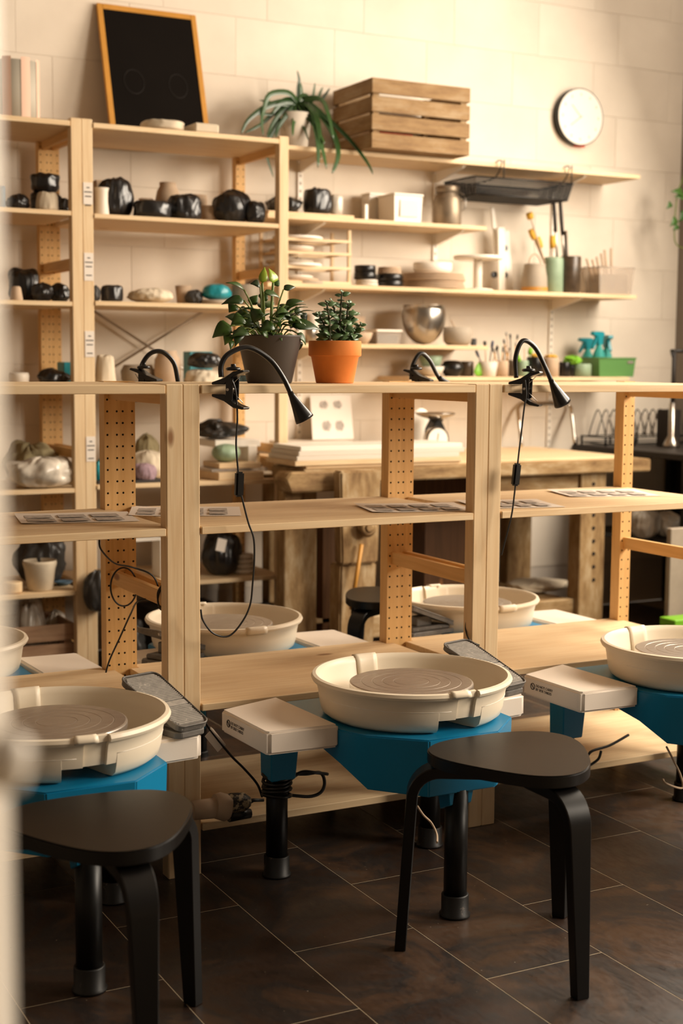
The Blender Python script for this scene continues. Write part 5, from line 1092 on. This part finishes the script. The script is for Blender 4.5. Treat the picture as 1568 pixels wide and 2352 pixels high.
# hanging plant right edge
def leaf(name, parent, base, tip, width, mat, up=Vector((0, 0, 1)), droop=.12, fold=.18, n=6, shape='oval', loc0=Vector((0, 0, 0))):
    base, tip = Vector(base)-loc0, Vector(tip)-loc0; d = tip-base; Lg = d.length; s = d.cross(up)
    if s.length < 1e-5: s = Vector((1, 0, 0))
    s.normalize(); nn_ = s.cross(d).normalized(); vs = []
    for i in range(n+1):
        q = i/n
        w_ = {'oval': math.sin(PI*min(1, q**.75))**.8, 'strap': (1-q)**.55*min(1, .6+q*3), 'heart': (math.sin(PI*min(1, q**.58))**.8)*(1-q)**.22}[shape]*width/2
        if q in (0, 1): w_ = max(w_, width*.02)
        c_ = base+d*q+nn_*(4*q*(1-q))*droop*Lg
        vs += [c_-s*w_+nn_*fold*w_, c_, c_+s*w_+nn_*fold*w_]
    fs = [(i*3+k, (i+1)*3+k, (i+1)*3+k+1, i*3+k+1) for i in range(n) for k in (0, 1)]
    o = MB().add(vs, fs, 0, True).obj(name, mat, parent)
    md = o.modifiers.new('s', 'SOLIDIFY'); md.thickness = min(.0012, width*.08); return o
L = at(1580, 380, Y=2.55); t = thing('hanging_plant', 'trailing green plant entering at the right photo edge near the corner', 'plant', L)
vine = crv([at(1585, 370, Y=2.55), at(1560, 430, Y=2.55), at(1552, 470, Y=2.55), at(1548, 530, Y=2.55), at(1552, 560, Y=2.55), at(1572, 572, Y=2.55)], 5)
MB().tube([p-L for p in vine], .003, 5).obj('vine', 'stem', t)
for (a, b, w_) in (((1568, 445), (1540, 440), .05), ((1575, 455), (1548, 452), .05), ((1540, 465), (1530, 480), .035), ((1570, 485), (1558, 510), .05), ((1552, 500), (1538, 520), .045), ((1555, 515), (1545, 530), .04), ((1580, 500), (1565, 488), .05)):
    leaf('leaf', t, at(*a, Y=2.55), at(*b, Y=2.54), w_, 'hang', up=Vector((.2, -1, .3)), loc0=L, shape='heart')
# ================= POTTED PLANTS ON THE RACK =================
zt = 1.2385; PY = .26
# dark pot
cA = at(617, 885, Y=PY); x, w, h = dims(548, 688, 770, PY, zt)
t = thing('potted_plant', 'bushy philodendron in a dark grey plastic pot on the rack top', 'plant', (x, PY, zt)); L = Vector(t.location); R_ = w/2/.94*.98
PT = MB().lathe([(0,0),(R_*.66,0),(R_*.69,.004),(R_*.985,h-.004),(R_,h),(R_*.97,h),(R_*.94,h-.01),(R_*.92,h-.03),(0,h-.03)], 48).obj('pot', 'potgrey', t)
MB().lathe([(0, h-.022), (R_*.91, h-.026)], 24).obj('soil', 'soil', t)
G = lambda u, v, y=PY: at(u, v, Y=y)
# key stems and leaves read from the photograph (stem foot, leaf base, leaf tip, width, dy, kind)
KL = [((598,705),(602,650),(607,617),.030,0,'leaf_new'), ((622,700),(627,650),(618,620),.045,.01,'leaf_new'), ((630,700),(628,655),(640,645),.035,.03,'leaf'), ((596,700),(597,655),(577,652),.035,.02,'leaf'),
 ((590,700),(560,665),(523,651),.024,0,'leaf'), ((628,705),(651,665),(676,660),.026,0,'leaf'), ((600,700),(605,672),(640,685),.028,-.02,'leaf'), ((590,720),(560,690),(514,698),.040,-.02,'leaf'), ((600,720),(655,700),(693,693),.028,.02,'leaf'),
 ((600,735),(632,718),(667,735),.055,-.06,'leaf'), ((615,730),(675,715),(693,722),.040,0,'leaf'), ((600,740),(692,720),(703,737),.030,.02,'leaf'), ((600,735),(596,710),(582,740),.05,-.07,'leaf'), ((600,740),(560,730),(533,745),.05,-.05,'leaf'),
 ((590,745),(560,750),(575,722),.05,-.05,'leaf'), ((580,760),(530,748),(492,773),.060,-.06,'leaf'), ((580,765),(528,765),(517,790),.035,-.07,'leaf'), ((580,765),(550,758),(541,792),.040,-.07,'leaf'), ((585,760),(570,762),(535,772),.045,-.08,'leaf'),
 ((610,755),(600,762),(614,775),.035,-.09,'leaf'), ((610,755),(628,745),(598,760),.045,-.09,'leaf'), ((640,760),(670,748),(730,758),.050,-.06,'leaf'), ((650,760),(682,765),(700,790),.030,-.05,'leaf'), ((660,770),(683,780),(680,808),.040,.02,'leaf'),
 ((640,750),(660,740),(700,752),.040,-.03,'leaf'), ((560,760),(530,780),(529,801),.022,-.05,'leaf'), ((600,740),(540,700),(527,716),.04,-.0,'leaf'), ((600,735),(570,715),(545,723),.045,.03,'leaf'), ((610,740),(600,690),(612,672),.035,.04,'leaf'),
 ((640,730),(640,715),(668,705),.04,.05,'leaf'), ((600,740),(575,700),(590,680),.035,.06,'leaf'), ((630,740),(648,722),(676,742),.04,.07,'leaf'), ((570,750),(545,735),(520,728),.045,.04,'leaf')]
sp = Vector((0, 0, h-.02))
for f_, b_, tp_, w_, dy, kd in KL:
    A = G(*f_, PY+dy*.5); A = Vector((A.x*.6+(L.x)*.4, A.y, max(A.z, zt+h-.02))) if False else Vector((L.x+(A.x-L.x)*.6, PY+dy*.5, zt+h-.02)); B, T_ = G(*b_, PY+dy), G(*tp_, PY+dy+random.uniform(-.015, .015))
    mid = (A+B)/2+Vector((0, 0, .02)); stm = MB().tube([p-L for p in crv([A, mid, B], 4)], [.0022]*9 if kd == 'leaf' else [.0035]*9, 5).obj('stem', 'stem', t)
    leaf('leaf', t, B, B+(T_-B)*1.12, w_*.86, kd, up=Vector((random.uniform(-.3, .3), -.8, .7)), loc0=L, shape='heart', n=7)
for k in range(38):
    a = 2*PI*k/38+random.uniform(-.2, .2); rb = R_*random.uniform(.2, .8); B = L+Vector((math.cos(a)*rb, math.sin(a)*rb, h+random.uniform(.0, .075))); T_ = B+Vector((math.cos(a)*.055, math.sin(a)*.055, random.uniform(-.02, .03)))
    leaf('leaf', t, B, T_, random.uniform(.028, .042), 'leaf', loc0=L, shape='heart', n=6)
# terracotta with jade plant
x, w, h = dims(714, 823, 783, PY, zt); t = thing('potted_plant', 'jade plant in an orange terracotta pot on the rack top', 'plant', (x, PY, zt)); L = Vector(t.location); R_ = w/2/.94*.99
MB().lathe([(0,0),(R_*.70,0),(R_*.72,.003),(R_*.90,h*.62),(R_*.985,h*.645),(R_,h*.66),(R_,h-.003),(R_*.985,h),(R_*.93,h),(R_*.92,h-.02),(0,h-.02)], 48).obj('pot', 'terra', t)
MB().lathe([(0, h-.012), (R_*.91, h-.014)], 24).obj('soil', 'soil', t)
for (f_, tp_) in (((756,783),(750,694)), ((776,783),(785,670)), ((778,783),(800,694)), ((806,783),(828,744)), ((756,783),(732,722)), ((776,783),(763,692)), ((790,783),(812,716))):
    A = Vector((G(*f_).x, PY, zt+h-.012)); B = G(*tp_, PY+random.uniform(-.03, .03)); pts = crv([A, (A+B)/2+Vector((random.uniform(-.008, .008), 0, 0)), B], 5)
    MB().tube([p-L for p in pts], [.0045-.0025*i/10 for i in range(len(pts))], 6).obj('stem', 'jadestem', t)
    for i in range(1, 11, 1):
        p = pts[min(i, len(pts)-1)]; sz = .040*(1-.055*i)*random.uniform(.8, 1.1)
        for s_ in (0, PI):
            a = i*1.35+s_+random.uniform(-.3, .3); d_ = Vector((math.cos(a), math.sin(a)*.8, random.uniform(.0, .35))); sz = .042*(1-.045*i)*random.uniform(.8, 1.1) 
            if i < 3 and random.random() < .3: continue
            leaf('leaf', t, p, p+d_*sz, sz*.56, 'jade', up=Vector((random.uniform(-.3,.3), -.9, .5)), loc0=L, droop=.10, fold=-.1, n=5)
# strap-leaved plant on wall shelf
x, w, h = dims(640, 714, 262, 2.6, z1); t = thing('potted_plant', 'plant with long drooping strap leaves in a white pot beside the crate', 'plant', (x, 2.6, z1+.001)); L = Vector(t.location); R_ = w/2
MB().lathe([(0,0),(R_*.72,0),(R_*.76,.004),(R_,h),(R_*.94,h),(R_*.9,h-.02),(0,h-.02)], 36).obj('pot', 'potwhite', t)
def strap(pts, w_, y0=2.6, y1=2.5):
    n = len(pts); P = crv([at(u, v, Y=y0+(y1-y0)*i/(n-1)) for i, (u, v) in enumerate(pts)], 4); vs = []; m = len(P)
    for i, p in enumerate(P):
        q = i/(m-1); d = (P[min(i+1, m-1)]-P[max(i-1, 0)]).normalized(); s = d.cross(Vector((.15, -1, .25))).normalized(); ww = w_/2*((1-q)**.5*.95+.05)*min(1, .7+q*2); nn_ = s.cross(d)
        vs += [p-s*ww+nn_*ww*.4-L, p-L, p+s*ww+nn_*ww*.4-L]
    o = MB().add(vs, [(i*3+k, (i+1)*3+k, (i+1)*3+k+1, i*3+k+1) for i in range(m-1) for k in (0, 1)], 0, True).obj('leaf', 'spider', t); md = o.modifiers.new('s', 'SOLIDIFY'); md.thickness = .001
c_ = (684, 238)
for pts, w_, y1 in [([c_,(660,214),(618,218),(604,255),(600,280),(604,312)], .03, 2.5), ([c_,(650,235),(610,246),(570,275),(553,308)], .034, 2.5), ([c_,(640,250),(600,285),(560,306)], .026, 2.55), ([(690,242),(645,240),(595,230)], .024, 2.55),
  ([c_,(665,255),(640,290),(632,318)], .028, 2.5), ([c_,(645,258),(622,290),(613,315)], .026, 2.5), ([(678,245),(640,262),(580,262)], .022, 2.55), ([c_,(678,262),(672,290),(672,312)], .026, 2.48), ([(690,244),(688,270),(700,300),(708,322)], .02, 2.48),
  ([(690,235),(715,270),(728,320),(730,385)], .045, 2.40), ([(695,235),(722,262),(735,325),(750,388)], .040, 2.40), ([(696,232),(740,270),(768,320),(775,360),(762,398)], .045, 2.40), ([(692,230),(735,230),(752,262),(766,320)], .035, 2.42), ([(700,250),(745,270),(800,320),(840,370),(856,400)], .032, 2.38),
  ([(684,240),(684,205),(686,185),(682,162)], .024, 2.6), ([(690,240),(690,205),(688,190)], .026, 2.6), ([(715,236),(720,210),(723,190)], .016, 2.6), ([(728,232),(735,212),(741,200)], .016, 2.6), ([(735,234),(748,216),(757,202)], .016, 2.6), ([c_,(652,262),(612,330),(612,360),(628,408)], .028, 2.62),
  ([c_,(660,232),(640,240),(625,262)], .04, 2.55), ([(690,238),(712,250),(722,285)], .045, 2.5), ([(685,232),(700,222),(708,226)], .04, 2.6), ([c_,(700,262),(728,300),(745,330)], .035, 2.45)]:
    strap(pts, w_, 2.6, y1)
# ================= FOREGROUND DOOR EDGE =================
d0 = .62
def near(u, v, dd=d0): return CAM+(_f+_r*((u-784)/FPX)-_u*((v-1176)/FPX))*dd
pe = near(-12, 1176); t = struct(MB().obox((0, 0, 0), _r0*.012, Vector((math.sin(YAW), math.cos(YAW), 0))*.02, (0, 0, 1.2)).obj('door_1', M['white'], bevel=.002)); t.location = pe-_r0*.012; t.location.z = 1.2
A_, B_ = near(-20, 1742, .58), near(62, 1758, .58)
o = MB().tube([A_-t.location, (A_+B_)/2-t.location, B_-t.location], [.011, .013, .009], 14).obj('door_handle', 'white', t)
